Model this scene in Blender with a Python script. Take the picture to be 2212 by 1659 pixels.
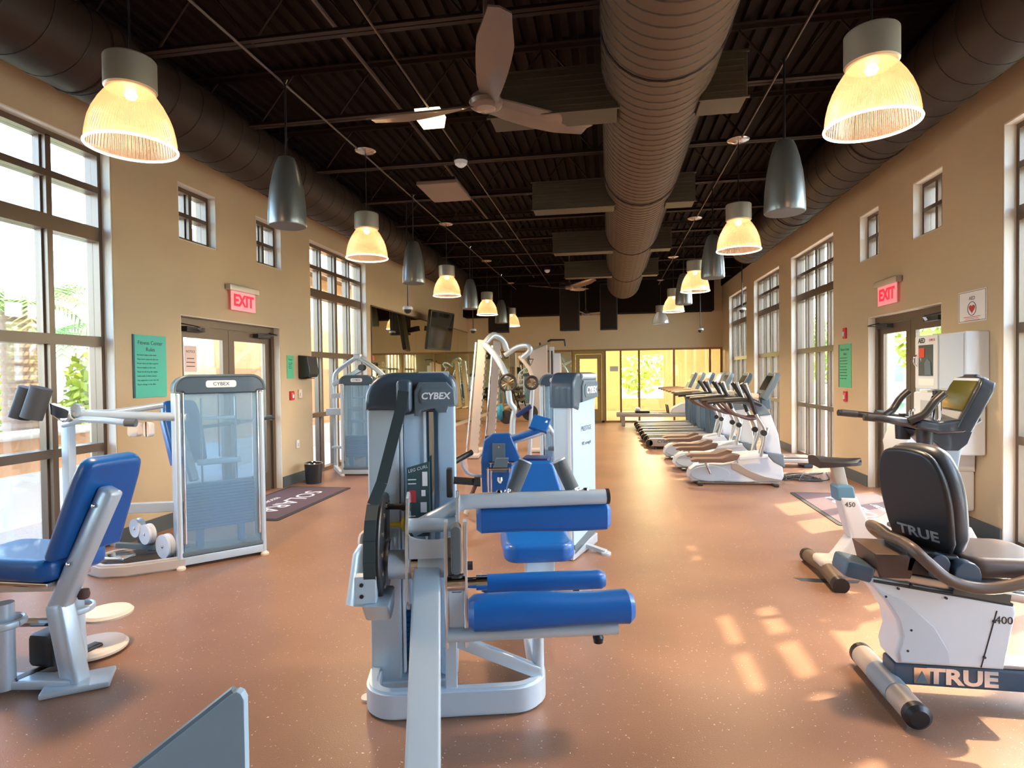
import bpy, bmesh, math, random
from mathutils import Vector, Matrix, Euler
from math import sin, cos, pi, radians as R
random.seed(7)
for _o in list(bpy.data.objects): bpy.data.objects.remove(_o)
SC = bpy.context.scene
COL = SC.collection
# ------------------------------------------------------------------ camera
YAW, PIT, ROL, FPX = .1647, -.0184, -.0122, 1265.48
_fw = Vector((-sin(YAW)*cos(PIT), cos(YAW)*cos(PIT), sin(PIT)))
_r = Vector((cos(YAW), sin(YAW), 0)); _u = _r.cross(_fw)
_r2 = _r*cos(ROL)+_u*sin(ROL); _u2 = -_r*sin(ROL)+_u*cos(ROL)
cd = bpy.data.cameras.new('camera'); cam = bpy.data.objects.new('camera', cd); COL.objects.link(cam)
cd.sensor_fit = 'HORIZONTAL'; cd.sensor_width = 36; cd.lens = 36*FPX/2212; cd.clip_start = .02; cd.clip_end = 300
_m = Matrix((_r2, _u2, -_fw)).transposed().to_4x4(); _m.translation = (0, 0, 1.6)
cam.matrix_world = _m
SC.camera = cam
# ------------------------------------------------------------------ world, sun, exposure
SUN_EL, SUN_AZ = R(46), R(32)      # azimuth measured from +X towards +Y
w = bpy.data.worlds.new('sky'); SC.world = w; w.use_nodes = True
nt = w.node_tree; nt.nodes.clear()
sky = nt.nodes.new('ShaderNodeTexSky'); sky.sky_type = 'NISHITA'; sky.sun_disc = False
sky.sun_elevation = SUN_EL; sky.sun_rotation = pi/2-SUN_AZ; sky.air_density = 1.0; sky.dust_density = 2.0; sky.ozone_density = 1.0
bg = nt.nodes.new('ShaderNodeBackground'); bg.inputs[1].default_value = .95
wo = nt.nodes.new('ShaderNodeOutputWorld')
nt.links.new(sky.outputs[0], bg.inputs[0]); nt.links.new(bg.outputs[0], wo.inputs[0])
sl = bpy.data.lights.new('sun', 'SUN'); sl.energy = 5.0; sl.color = (1, .80, .55); sl.angle = R(.8)
so = bpy.data.objects.new('sun', sl); COL.objects.link(so)
_sd = Vector((cos(SUN_EL)*cos(SUN_AZ), cos(SUN_EL)*sin(SUN_AZ), sin(SUN_EL)))
so.rotation_euler = (-_sd).to_track_quat('-Z', 'Y').to_euler(); so.location = (20, 8, 20)
SC.view_settings.view_transform = 'Standard'; SC.view_settings.look = 'None'
SC.view_settings.exposure = 2.05; SC.view_settings.gamma = 1; SC.view_settings.use_curve_mapping = False
LAMP_W = 1.5; LAMP_SPOT = 85.0

# ------------------------------------------------------------------ materials
MATS = {}
def mat(name, col, rough=.5, metal=0., spec=.5, noise=0., nscale=8., bump=0., bscale=60., coat=0., emit=None, estr=0.):
    if name in MATS: return MATS[name]
    m = bpy.data.materials.new(name); m.use_nodes = True; MATS[name] = m
    t = m.node_tree; b = t.nodes['Principled BSDF']
    b.inputs['Base Color'].default_value = (*col, 1); b.inputs['Roughness'].default_value = rough
    b.inputs['Metallic'].default_value = metal; b.inputs['Specular IOR Level'].default_value = spec
    b.inputs['Coat Weight'].default_value = coat
    if emit: b.inputs['Emission Color'].default_value = (*emit, 1); b.inputs['Emission Strength'].default_value = estr
    if noise or bump:
        tc = t.nodes.new('ShaderNodeTexCoord')
    if noise:
        n = t.nodes.new('ShaderNodeTexNoise'); n.inputs['Scale'].default_value = nscale; n.inputs['Detail'].default_value = 5
        r = t.nodes.new('ShaderNodeMapRange'); r.inputs[3].default_value = 1-noise; r.inputs[4].default_value = 1+noise
        mx = t.nodes.new('ShaderNodeMix'); mx.data_type = 'RGBA'; mx.blend_type = 'MULTIPLY'; mx.inputs[0].default_value = 1
        mx.inputs[6].default_value = (*col, 1)
        t.links.new(tc.outputs['Object'], n.inputs['Vector']); t.links.new(n.outputs[0], r.inputs[0])
        t.links.new(r.outputs[0], mx.inputs[7]); t.links.new(mx.outputs[2], b.inputs['Base Color'])
    if bump:
        n2 = t.nodes.new('ShaderNodeTexNoise'); n2.inputs['Scale'].default_value = bscale; n2.inputs['Detail'].default_value = 3
        bp = t.nodes.new('ShaderNodeBump'); bp.inputs['Strength'].default_value = bump; bp.inputs['Distance'].default_value = .01
        t.links.new(tc.outputs['Object'], n2.inputs['Vector']); t.links.new(n2.outputs[0], bp.inputs['Height'])
        t.links.new(bp.outputs[0], b.inputs['Normal'])
    return m
def glassy(name, tint, refl=.08, rough=.02, haze=0., hazecol=(.8, .85, .9)):
    """thin sheet glass: see-through with a fresnel reflection, haze = share of diffuse film"""
    m = bpy.data.materials.new(name); m.use_nodes = True; MATS[name] = m
    t = m.node_tree; t.nodes.clear()
    tr = t.nodes.new('ShaderNodeBsdfTransparent'); tr.inputs[0].default_value = (*tint, 1)
    gl = t.nodes.new('ShaderNodeBsdfGlossy'); gl.inputs['Roughness'].default_value = rough
    lw = t.nodes.new('ShaderNodeLayerWeight'); lw.inputs[0].default_value = .35
    mr = t.nodes.new('ShaderNodeMapRange'); mr.inputs[3].default_value = refl*.6; mr.inputs[4].default_value = min(.8, refl*5)
    mx = t.nodes.new('ShaderNodeMixShader'); o = t.nodes.new('ShaderNodeOutputMaterial')
    t.links.new(lw.outputs['Fresnel'], mr.inputs[0]); t.links.new(mr.outputs[0], mx.inputs[0])
    if haze:
        df = t.nodes.new('ShaderNodeBsdfDiffuse'); df.inputs[0].default_value = (*hazecol, 1)
        m2 = t.nodes.new('ShaderNodeMixShader'); m2.inputs[0].default_value = haze
        t.links.new(tr.outputs[0], m2.inputs[1]); t.links.new(df.outputs[0], m2.inputs[2]); t.links.new(m2.outputs[0], mx.inputs[1])
    else:
        t.links.new(tr.outputs[0], mx.inputs[1])
    t.links.new(gl.outputs[0], mx.inputs[2]); t.links.new(mx.outputs[0], o.inputs[0])
    return m

def floor_mat():
    m = bpy.data.materials.new('rubber_floor'); m.use_nodes = True
    t = m.node_tree; b = t.nodes['Principled BSDF']; L = t.links.new
    tc = t.nodes.new('ShaderNodeTexCoord')
    n = t.nodes.new('ShaderNodeTexNoise'); n.inputs['Scale'].default_value = .9; n.inputs['Detail'].default_value = 6
    cr = t.nodes.new('ShaderNodeValToRGB'); cr.color_ramp.elements[0].position = .3; cr.color_ramp.elements[1].position = .75
    cr.color_ramp.elements[0].color = (.215, .112, .070, 1); cr.color_ramp.elements[1].color = (.33, .178, .108, 1)
    L(tc.outputs['Object'], n.inputs['Vector']); L(n.outputs[0], cr.inputs[0])
    n3 = t.nodes.new('ShaderNodeTexNoise'); n3.inputs['Scale'].default_value = 160; n3.inputs['Detail'].default_value = 2
    r3 = t.nodes.new('ShaderNodeMapRange'); r3.inputs[3].default_value = .75; r3.inputs[4].default_value = 1.25
    L(tc.outputs['Object'], n3.inputs['Vector']); L(n3.outputs[0], r3.inputs[0])
    mm = t.nodes.new('ShaderNodeMix'); mm.data_type = 'RGBA'; mm.blend_type = 'MULTIPLY'; mm.inputs[0].default_value = 1
    L(cr.outputs[0], mm.inputs[6]); L(r3.outputs[0], mm.inputs[7])
    # scattered light chips: voronoi cells, only some of them, distorted
    prev = mm.outputs[2]
    for sc, th, keep in ((38, .075, .80), (70, .10, .86)):
        v = t.nodes.new('ShaderNodeTexVoronoi'); v.inputs['Scale'].default_value = sc
        wn = t.nodes.new('ShaderNodeTexNoise'); wn.inputs['Scale'].default_value = 70
        vm = t.nodes.new('ShaderNodeVectorMath'); vm.operation = 'MULTIPLY_ADD'
        vm.inputs[1].default_value = (.03, .03, .03)
        L(tc.outputs['Object'], wn.inputs['Vector']); L(wn.outputs[1], vm.inputs[0]); L(tc.outputs['Object'], vm.inputs[2])
        L(vm.outputs[0], v.inputs['Vector'])
        lt = t.nodes.new('ShaderNodeMath'); lt.operation = 'LESS_THAN'; lt.inputs[1].default_value = th*1.6
        sp = t.nodes.new('ShaderNodeSeparateColor'); gt = t.nodes.new('ShaderNodeMath'); gt.operation = 'GREATER_THAN'; gt.inputs[1].default_value = keep
        L(v.outputs['Distance'], lt.inputs[0]); L(v.outputs['Color'], sp.inputs[0]); L(sp.outputs[0], gt.inputs[0])
        mu = t.nodes.new('ShaderNodeMath'); mu.operation = 'MULTIPLY'; L(lt.outputs[0], mu.inputs[0]); L(gt.outputs[0], mu.inputs[1])
        mx = t.nodes.new('ShaderNodeMix'); mx.data_type = 'RGBA'; mx.inputs[7].default_value = (.75, .60, .46, 1)
        L(mu.outputs[0], mx.inputs[0]); L(prev, mx.inputs[6]); prev = mx.outputs[2]
    L(prev, b.inputs['Base Color'])
    b.inputs['Roughness'].default_value = .36; b.inputs['Specular IOR Level'].default_value = .45
    bp = t.nodes.new('ShaderNodeBump'); bp.inputs['Strength'].default_value = .12; bp.inputs['Distance'].default_value = .01
    L(n3.outputs[0], bp.inputs['Height']); L(bp.outputs[0], b.inputs['Normal'])
    MATS['rubber_floor'] = m
    return m

M_FLOOR = floor_mat()
M_WALL = mat('wall_paint', (.56, .435, .27), .75, noise=.04, nscale=3, bump=.12, bscale=240)
M_JAMB = mat('jamb_paint', (.72, .66, .55), .7)
M_BASE = mat('baseboard_rubber', (.075, .095, .10), .5)
M_BRONZE = mat('bronze_frame', (.16, .115, .08), .34, metal=.5)
M_CEIL = mat('ceiling_black', (.010, .006, .005), .8, spec=.08)
M_DECK = mat('ceiling_deck', (.012, .0065, .0055), .7, spec=.10, noise=.3, nscale=4)
M_STEELDK = mat('joist_paint', (.026, .015, .012), .6, spec=.15)
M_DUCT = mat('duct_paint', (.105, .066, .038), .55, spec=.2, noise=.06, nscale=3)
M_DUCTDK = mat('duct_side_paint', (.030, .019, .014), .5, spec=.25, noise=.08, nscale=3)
M_GLASS = glassy('window_glass', (.95, .97, .96), .06)
M_DGLASS = glassy('partition_glass', (.96, .95, .88), .13)
M_MIRROR = mat('mirror_silver', (.80, .78, .60), .015, metal=1.)
M_ALU = mat('brushed_aluminium', (.55, .55, .53), .32, metal=.9)
M_BRIGHT = mat('bright_chrome', (.86, .90, .93), .22, metal=.75)
M_CHROME = mat('chrome', (.80, .81, .82), .10, metal=1.)
M_SILVER = mat('silver_paint', (.55, .67, .76), .34, metal=.35, coat=.3)
M_PANEL = mat('tower_panel', (.45, .64, .82), .45, metal=.1)
M_WHITE = mat('white_plastic', (.68, .74, .79), .35, coat=.2)
M_OFFW = mat('cream_enamel', (.74, .64, .54), .4)
M_CAP = mat('slate_plastic', (.05, .085, .125), .34, coat=.2)
M_CAP2 = mat('grey_slate_plastic', (.115, .165, .20), .38)
M_BLUE = mat('blue_vinyl', (.004, .10, .36), .36, bump=.05, bscale=220, coat=.15)
M_NAVY = mat('navy_vinyl', (.012, .035, .15), .4)
M_BLACK = mat('black_plastic', (.018, .018, .02), .38)
M_RUBBER = mat('black_rubber', (.025, .025, .027), .7)
M_GRIP = mat('grey_foam_grip', (.10, .115, .12), .75, bump=.2, bscale=300)
M_BELT = mat('dark_belt', (.028, .045, .048), .6)
M_IRON = mat('dark_iron', (.06, .055, .05), .45, metal=.5)

# ------------------------------------------------------------------ mesh builder
class MB:
    def __init__(s): s.v = []; s.f = []; s.sm = []
    def add(s, vs, fs, smooth=False, M=None):
        o = len(s.v)
        for p in vs:
            p = Vector(p)
            s.v.append(tuple(M @ p if M else p))
        for f in fs: s.f.append([i+o for i in f]); s.sm.append(smooth)
        return s
    def bm(s, b, smooth=False, M=None):
        b.verts.index_update()
        s.add([v.co.copy() for v in b.verts], [[v.index for v in f.verts] for f in b.faces], smooth, M); b.free(); return s
    def box(s, c, d, M=None):
        x, y, z = c; a, b, e = d[0]/2, d[1]/2, d[2]/2
        vs = [(x+i*a, y+j*b, z+k*e) for i in (-1, 1) for j in (-1, 1) for k in (-1, 1)]
        return s.add(vs, [(0, 1, 3, 2), (4, 6, 7, 5), (0, 4, 5, 1), (2, 3, 7, 6), (0, 2, 6, 4), (1, 5, 7, 3)], False, M)
    def bb(s, x0, x1, y0, y1, z0, z1, M=None):
        return s.box(((x0+x1)/2, (y0+y1)/2, (z0+z1)/2), (abs(x1-x0), abs(y1-y0), abs(z1-z0)), M)
    def rbox(s, c, d, r=.01, seg=2, M=None):
        b = bmesh.new(); bmesh.ops.create_cube(b, size=1)
        bmesh.ops.scale(b, vec=d, verts=b.verts)
        r = min(r, min(d)*.49)
        bmesh.ops.bevel(b, geom=b.edges[:], offset=r, segments=seg, affect='EDGES', profile=.5)
        bmesh.ops.translate(b, vec=c, verts=b.verts)
        return s.bm(b, True, M)
    def poly(s, pts, axis, a, b, r=0., seg=2, M=None, smooth=None):
        """extrude a 2-D outline along an axis from a to b. axis x: pts=(y,z); y: (x,z); z: (x,y)"""
        def P(p, t):
            return {'x': (t, p[0], p[1]), 'y': (p[0], t, p[1]), 'z': (p[0], p[1], t)}[axis]
        bm_ = bmesh.new()
        lo = [bm_.verts.new(P(p, a)) for p in pts]; hi = [bm_.verts.new(P(p, b)) for p in pts]
        n = len(pts)
        f1 = bm_.faces.new(lo); f2 = bm_.faces.new(hi)
        for i in range(n): bm_.faces.new((lo[i], lo[(i+1) % n], hi[(i+1) % n], hi[i]))
        bmesh.ops.recalc_face_normals(bm_, faces=bm_.faces)
        if r:
            ed = [e for e in bm_.edges if (e.verts[0] in lo) == (e.verts[1] in lo) and (f1 in e.link_faces or f2 in e.link_faces)]
            bmesh.ops.bevel(bm_, geom=ed, offset=r, segments=seg, affect='EDGES', profile=.5, clamp_overlap=True)
        return s.bm(bm_, bool(r) if smooth is None else smooth, M)
    def tube(s, pts, r, n=10, cap=True, M=None, sx=1., smooth=True):
        """round tube along a polyline, r number or list"""
        pts = [Vector(p) for p in pts]; rs = r if isinstance(r, (list, tuple)) else [r]*len(pts)
        t0 = (pts[1]-pts[0]).normalized()
        up = Vector((0, 0, 1)) if abs(t0.z) < .9 else Vector((1, 0, 0))
        nx = t0.cross(up).normalized(); vs = []; fs = []
        for i, p in enumerate(pts):
            if i == 0: t = t0
            elif i == len(pts)-1: t = (pts[i]-pts[i-1]).normalized()
            else: t = ((pts[i]-pts[i-1]).normalized()+(pts[i+1]-pts[i]).normalized()).normalized()
            nx = (nx-t*nx.dot(t)).normalized(); ny = t.cross(nx)
            k = 1.
            if 0 < i < len(pts)-1:
                c = (pts[i]-pts[i-1]).normalized().dot((pts[i+1]-pts[i]).normalized()); k = 1/max(.5, math.sqrt((1+c)/2))
            for j in range(n):
                a = 2*pi*j/n
                vs.append(p+nx*cos(a)*rs[i]*sx+ny*sin(a)*rs[i])
        for i in range(len(pts)-1):
            for j in range(n):
                fs.append((i*n+j, i*n+(j+1) % n, (i+1)*n+(j+1) % n, (i+1)*n+j))
        s.add(vs, fs, smooth, M)
        if cap:
            m = len(pts)-1
            s.add(vs[:n], [list(range(n))[::-1]], False, M); s.add(vs[m*n:], [list(range(n))], False, M)
        return s
    def cyl(s, p0, p1, r, n=16, M=None): return s.tube([p0, p1], r, n, True, M)
    def beam(s, p0, p1, wd, ht, M=None, up=(0, 0, 1), r=0.):
        """rectangular bar from p0 to p1; wd sideways, ht along 'up'"""
        p0, p1 = Vector(p0), Vector(p1); t = (p1-p0); Ln = t.length; t.normalize()
        u = Vector(up)
        if abs(t.dot(u)) > .98: u = Vector((0, 1, 0))
        x = t.cross(u).normalized(); y = x.cross(t)
        MM = Matrix((x, t, y)).transposed().to_4x4(); MM.translation = (p0+p1)/2
        if M: MM = M @ MM
        return s.rbox((0, 0, 0), (wd, Ln, ht), r, 2, MM) if r else s.box((0, 0, 0), (wd, Ln, ht), MM)
    def lathe(s, prof, c=(0, 0, 0), n=32, M=None, smooth=True, close=True):
        """prof: (radius, z) pairs about the z axis at c"""
        vs = []; fs = []
        for (r, z) in prof:
            for j in range(n):
                a = 2*pi*j/n; vs.append((c[0]+r*cos(a), c[1]+r*sin(a), c[2]+z))
        for i in range(len(prof)-1):
            for j in range(n): fs.append((i*n+j, i*n+(j+1) % n, (i+1)*n+(j+1) % n, (i+1)*n+j))
        if close:
            if prof[0][0] > 1e-4: fs.append(list(range(n))[::-1])
            if prof[-1][0] > 1e-4: fs.append([(len(prof)-1)*n+j for j in range(n)])
        return s.add(vs, fs, smooth, M)
    def grid(s, fn, nu, nv, M=None, smooth=True):
        vs = [fn(i/nu, j/nv) for i in range(nu+1) for j in range(nv+1)]
        fs = [(i*(nv+1)+j, (i+1)*(nv+1)+j, (i+1)*(nv+1)+j+1, i*(nv+1)+j+1) for i in range(nu) for j in range(nv)]
        return s.add(vs, fs, smooth, M)
    def mesh(s, name):
        me = bpy.data.meshes.new(name); me.from_pydata(s.v, [], s.f); me.update()
        me.polygons.foreach_set('use_smooth', s.sm)
        return me
def arc(cx, cy, r, a0, a1, n=8):
    return [(cx+r*cos(R(a0+(a1-a0)*i/n)), cy+r*sin(R(a0+(a1-a0)*i/n))) for i in range(n+1)]
def rrect(x0, x1, y0, y1, r, n=5):
    return arc(x1-r, y1-r, r, 0, 90, n)+arc(x0+r, y1-r, r, 90, 180, n)+arc(x0+r, y0+r, r, 180, 270, n)+arc(x1-r, y0+r, r, 270, 360, n)
def smooth_path(pts, n=4):
    """Catmull-Rom through points"""
    P = [Vector(p) for p in pts]; P = [2*P[0]-P[1]]+P+[2*P[-1]-P[-2]]; out = []
    for i in range(1, len(P)-2):
        for k in range(n):
            t = k/n; a, b, c, d = P[i-1], P[i], P[i+1], P[i+2]
            out.append(.5*((2*b)+(c-a)*t+(2*a-5*b+4*c-d)*t*t+(-a+3*b-3*c+d)*t**3))
    out.append(P[-2]); return out
def rotz(a, loc=(0, 0, 0)):
    m = Matrix.Rotation(a, 4, 'Z'); m.translation = loc; return m
# ------------------------------------------------------------------ scene objects
def link(name, me, m, parent=None, label=None, kind=None, auto=True):
    o = bpy.data.objects.new(name, me); COL.objects.link(o)
    if m is not None and not me.materials: me.materials.append(m)
    if parent is not None: o.parent = parent
    if label: o['label'] = label
    if kind: o['kind'] = kind
    return o
def obj(name, mb, m, parent=None, label=None, kind=None, sharp=35):
    me = mb.mesh(name) if isinstance(mb, MB) else mb
    if isinstance(mb, MB) and any(mb.sm):
        try: me.set_sharp_from_angle(angle=R(sharp))
        except Exception: pass
    o = link(name, me, m, parent, label, kind)
    if isinstance(mb, MB) and any(mb.sm):
        wn = o.modifiers.new('weighted_normals', 'WEIGHTED_NORMAL'); wn.keep_sharp = True
    return o
def struct(name, mb, m, label=None, cat=None):
    o = obj(name, mb, m, None, label, 'structure')
    if cat: o['category'] = cat
    return o
def thing(name, label, cat, loc=(0, 0, 0), rz=0, group=None):
    o = bpy.data.objects.new(name, None); COL.objects.link(o); o.empty_display_size = .1
    o.location = loc; o.rotation_euler = (0, 0, rz); o['label'] = label; o['category'] = cat
    if group: o['group'] = group
    return o
def tag(o, label, cat, group=None):
    o['label'] = label; o['category'] = cat
    if group: o['group'] = group
    return o
def dup(root, loc, rz=None, label=None, group=None):
    def cp(o, par):
        c = o.copy(); COL.objects.link(c)
        if par is not None: c.parent = par
        for ch in o.children: cp(ch, c)
        return c
    r = cp(root, None); r.location = loc
    if rz is not None: r.rotation_euler = (0, 0, rz)
    if label: r['label'] = label
    if group: r['group'] = group
    return r
def text(s, size, depth=.002, align='CENTER', bold=0., sx=1., shear=0.):
    """lettering as a mesh lying in its local XY plane, reading along +x"""
    c = bpy.data.curves.new('lettering', 'FONT'); c.body = s; c.size = size; c.extrude = depth; c.align_x = align; c.align_y = 'CENTER'
    c.offset = bold; c.shear = shear; c.resolution_u = 3
    o = bpy.data.objects.new('lettering', c); COL.objects.link(o)
    me = bpy.data.meshes.new_from_object(o); bpy.data.objects.remove(o); bpy.data.curves.remove(c)
    me.materials.clear()
    if sx != 1.: me.transform(Matrix.Diagonal((sx, 1, 1, 1)))
    return me
def place_text(name, s, size, m, parent, pos, xdir, ydir, **k):
    """put lettering at pos (parent's local space) reading along xdir with ydir up"""
    me = text(s, size, **k); x = Vector(xdir).normalized(); y = Vector(ydir).normalized(); z = x.cross(y)
    M = Matrix((x, y, z)).transposed().to_4x4(); M.translation = pos; me.transform(M); me.name = name
    return link(name, me, m, parent)
# ================================================================== STRUCTURE
XL, XR, YF, YB, ZT = -4.62, 3.445, 18.9, -3.0, 4.9
WT = .30
def wall_with_holes(name, xa, xb, holes, y0, y1, z0, z1, m):
    """wall in the YZ plane between xa and xb, rectangular holes (y0,y1,z0,z1)"""
    ys = sorted({y0, y1, *[h[0] for h in holes], *[h[1] for h in holes]})
    mb = MB()
    for a, b in zip(ys[:-1], ys[1:]):
        hs = sorted([h for h in holes if h[0] <= a+1e-6 and h[1] >= b-1e-6], key=lambda h: h[2]); z = z0
        for h in hs:
            if h[2] > z+1e-6: mb.bb(xa, xb, a, b, z, h[2])
            z = h[3]
        if z < z1-1e-6: mb.bb(xa, xb, a, b, z, z1)
    return struct(name, mb, m)
ZW = 3.74
L_TALL = [(-1.6, .55), (2.72, 4.87), (8.58, 10.74)]; L_SM = [(5.74, 6.37), (7.17, 7.78)]; L_DOOR = (5.74, 7.70)
R_TALL = [(.55, 2.70), (3.70, 5.85), (9.82, 11.98), (12.76, 14.90), (15.66, 17.85)]; R_SM = [(6.80, 7.42), (8.27, 8.86)]; R_DOOR = (6.82, 8.60)
ZD = 2.29
holesL = [(a, b, 0, ZW) for a, b in L_TALL]+[(a, b, 3.11, ZW) for a, b in L_SM]+[(*L_DOOR, 0, ZD)]
holesR = [(a, b, 0, ZW) for a, b in R_TALL]+[(a, b, 3.07, 3.71) for a, b in R_SM]+[(*R_DOOR, 0, ZD)]
# merge door + small windows: both lie over the same stretch, handled by the splitter
ZC = 4.17     # cream paint ends here, black above
wl = wall_with_holes('wall_left', XL-WT, XL, holesL, YB, YF, 0, ZC, M_WALL)
wr = wall_with_holes('wall_right', XR, XR+WT, holesR, YB, YF, 0, ZC+.04, M_WALL)
struct('trim_1', MB().bb(XL-WT, XL+.03, YB, YF, ZC, ZT), M_CEIL)
struct('trim_2', MB().bb(XR-.03, XR+WT, YB, YF, ZC+.04, ZT), M_CEIL)
struct('wall_back', MB().bb(XL-WT, XR+WT, YB-.2, YB, 0, ZT), M_WALL)
fl = struct('floor', MB().bb(XL-WT, XR+WT, YB, YF, -.1, 0), M_FLOOR)
# white reveals lining each opening
def reveals():
    ml = MB(); mr = MB(); t = .012
    for (mb, hs, xi, sg) in ((ml, holesL, XL, -1), (mr, holesR, XR, 1)):
        for (a, b, z0, z1) in hs:
            xa, xb = sorted((xi+sg*.004, xi+sg*.20))
            mb.bb(xa, xb, a, a+t, z0, z1); mb.bb(xa, xb, b-t, b, z0, z1); mb.bb(xa, xb, a, b, z1-t, z1)
            if z0 > .5: mb.bb(xa, xb, a, b, z0, z0+t)
    obj('window_reveal', ml, M_JAMB, wl); obj('window_reveal', mr, M_JAMB, wr)
reveals()
# baseboards
def baseboards():
    for nm, xi, sg, hs in (('baseboard_left', XL, 1, L_TALL+[L_DOOR, (10.9, YF)]), ('baseboard_right', XR, -1, R_TALL+[R_DOOR])):
        ys = sorted(hs); y = YB; mb = MB()
        for a, b in ys:
            if a > y+.02:
                xa, xb = sorted((xi, xi+sg*.014)); mb.bb(xa, xb, y, a, 0, .155)
                xa, xb = sorted((xi, xi-sg*.18)); mb.bb(xa, xb, a-.014, a-.001, 0, .155) if a > y+.3 else None
                mb.bb(xa, xb, y+.001, y+.014, 0, .155)
            y = b
        if y < YF-.05: xa, xb = sorted((xi, xi+sg*.014)); mb.bb(xa, xb, y, YF, 0, .155)
        struct(nm, mb, M_BASE)
baseboards()
# ------------------------------------------------------------------ windows
BAR = {}
def barmesh(key, mb_fn, m):
    if key not in BAR:
        me = mb_fn().mesh('bar'); me.materials.append(m); BAR[key] = me
    return BAR[key]
def window(n, side, y0, y1, z0, z1, cols, rails, centre=True):
    """rails: list of (z, height). one child per frame member and per pane"""
    xi = XL if side == 'l' else XR; sg = -1 if side == 'l' else 1
    root = bpy.data.objects.new('window_%d' % n, None); COL.objects.link(root); root['kind'] = 'structure'
    root.location = (xi+sg*.10, y0, z0)
    W, H = y1-y0, z1-z0; D = .13
    def bar(name, ya, yb, za, zb, dep=D, off=0.):
        me = MB().bb(sg*off, sg*(off+dep), ya, yb, za, zb).mesh(name); me.materials.append(M_BRONZE)
        return link(name, me, None, root)
    f = .05
    bar('frame_jamb', .012, f, 0, H); bar('frame_jamb', W-f, W-.012, 0, H)
    bar('frame_head', f, W-f, H-f-.012, H-.012); bar('frame_sill', f, W-f, 0, f+.01)
    xs = [f]; cw = W/cols
    for i in range(1, cols):
        hw = .045 if (centre and i == cols//2) else .026
        bar('mullion', i*cw-hw, i*cw+hw, f, H-f); xs += [i*cw-hw, i*cw+hw]
        # stepped stops on both faces of the mullion
        bar('mullion_stop', i*cw-hw-.016, i*cw+hw+.016, f, H-f, .05, .045)
    xs.append(W-f)
    zs = [f+.01]
    for (z, h) in rails:
        z -= z0
        bar('rail', f, W-f, z-h/2, z+h/2, D+.012, -.006); zs += [z-h/2, z+h/2]
    zs.append(H-f-.012)
    for i in range(cols):
        for j in range(len(rails)+1):
            ya, yb, za, zb = xs[2*i], xs[2*i+1], zs[2*j], zs[2*j+1]
            me = MB().bb(sg*.066, sg*.072, ya, yb, za, zb).mesh('pane'); me.materials.append(M_GLASS)
            link('pane', me, None, root)
    # sky portal just outside the glass: guides daylight sampling only, gives off nothing
    pl = bpy.data.lights.new('window_portal', 'AREA'); pl.shape = 'RECTANGLE'; pl.size = H; pl.size_y = W
    pl.cycles.is_portal = True
    po = bpy.data.objects.new('window_portal', pl); COL.objects.link(po); po.location = (xi+sg*.27, (y0+y1)/2, (z0+z1)/2)
    po.rotation_euler = (0, R(90) if side == 'r' else R(-90), 0)
    return root
TR = [(.955, .075), (1.945, .09), (2.945, .13), (3.36, .06)]
k = 1
for (a, b) in L_TALL: window(k, 'l', a, b, 0, ZW, 4, TR); k += 1
for (a, b) in L_SM: window(k, 'l', a, b, 3.11, ZW, 2, [(3.425, .045)], False); k += 1
for (a, b) in R_TALL: window(k, 'r', a, b, 0, ZW, 4, TR); k += 1
for (a, b) in R_SM: window(k, 'r', a, b, 3.07, 3.71, 2, [(3.39, .045)], False); k += 1
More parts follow.
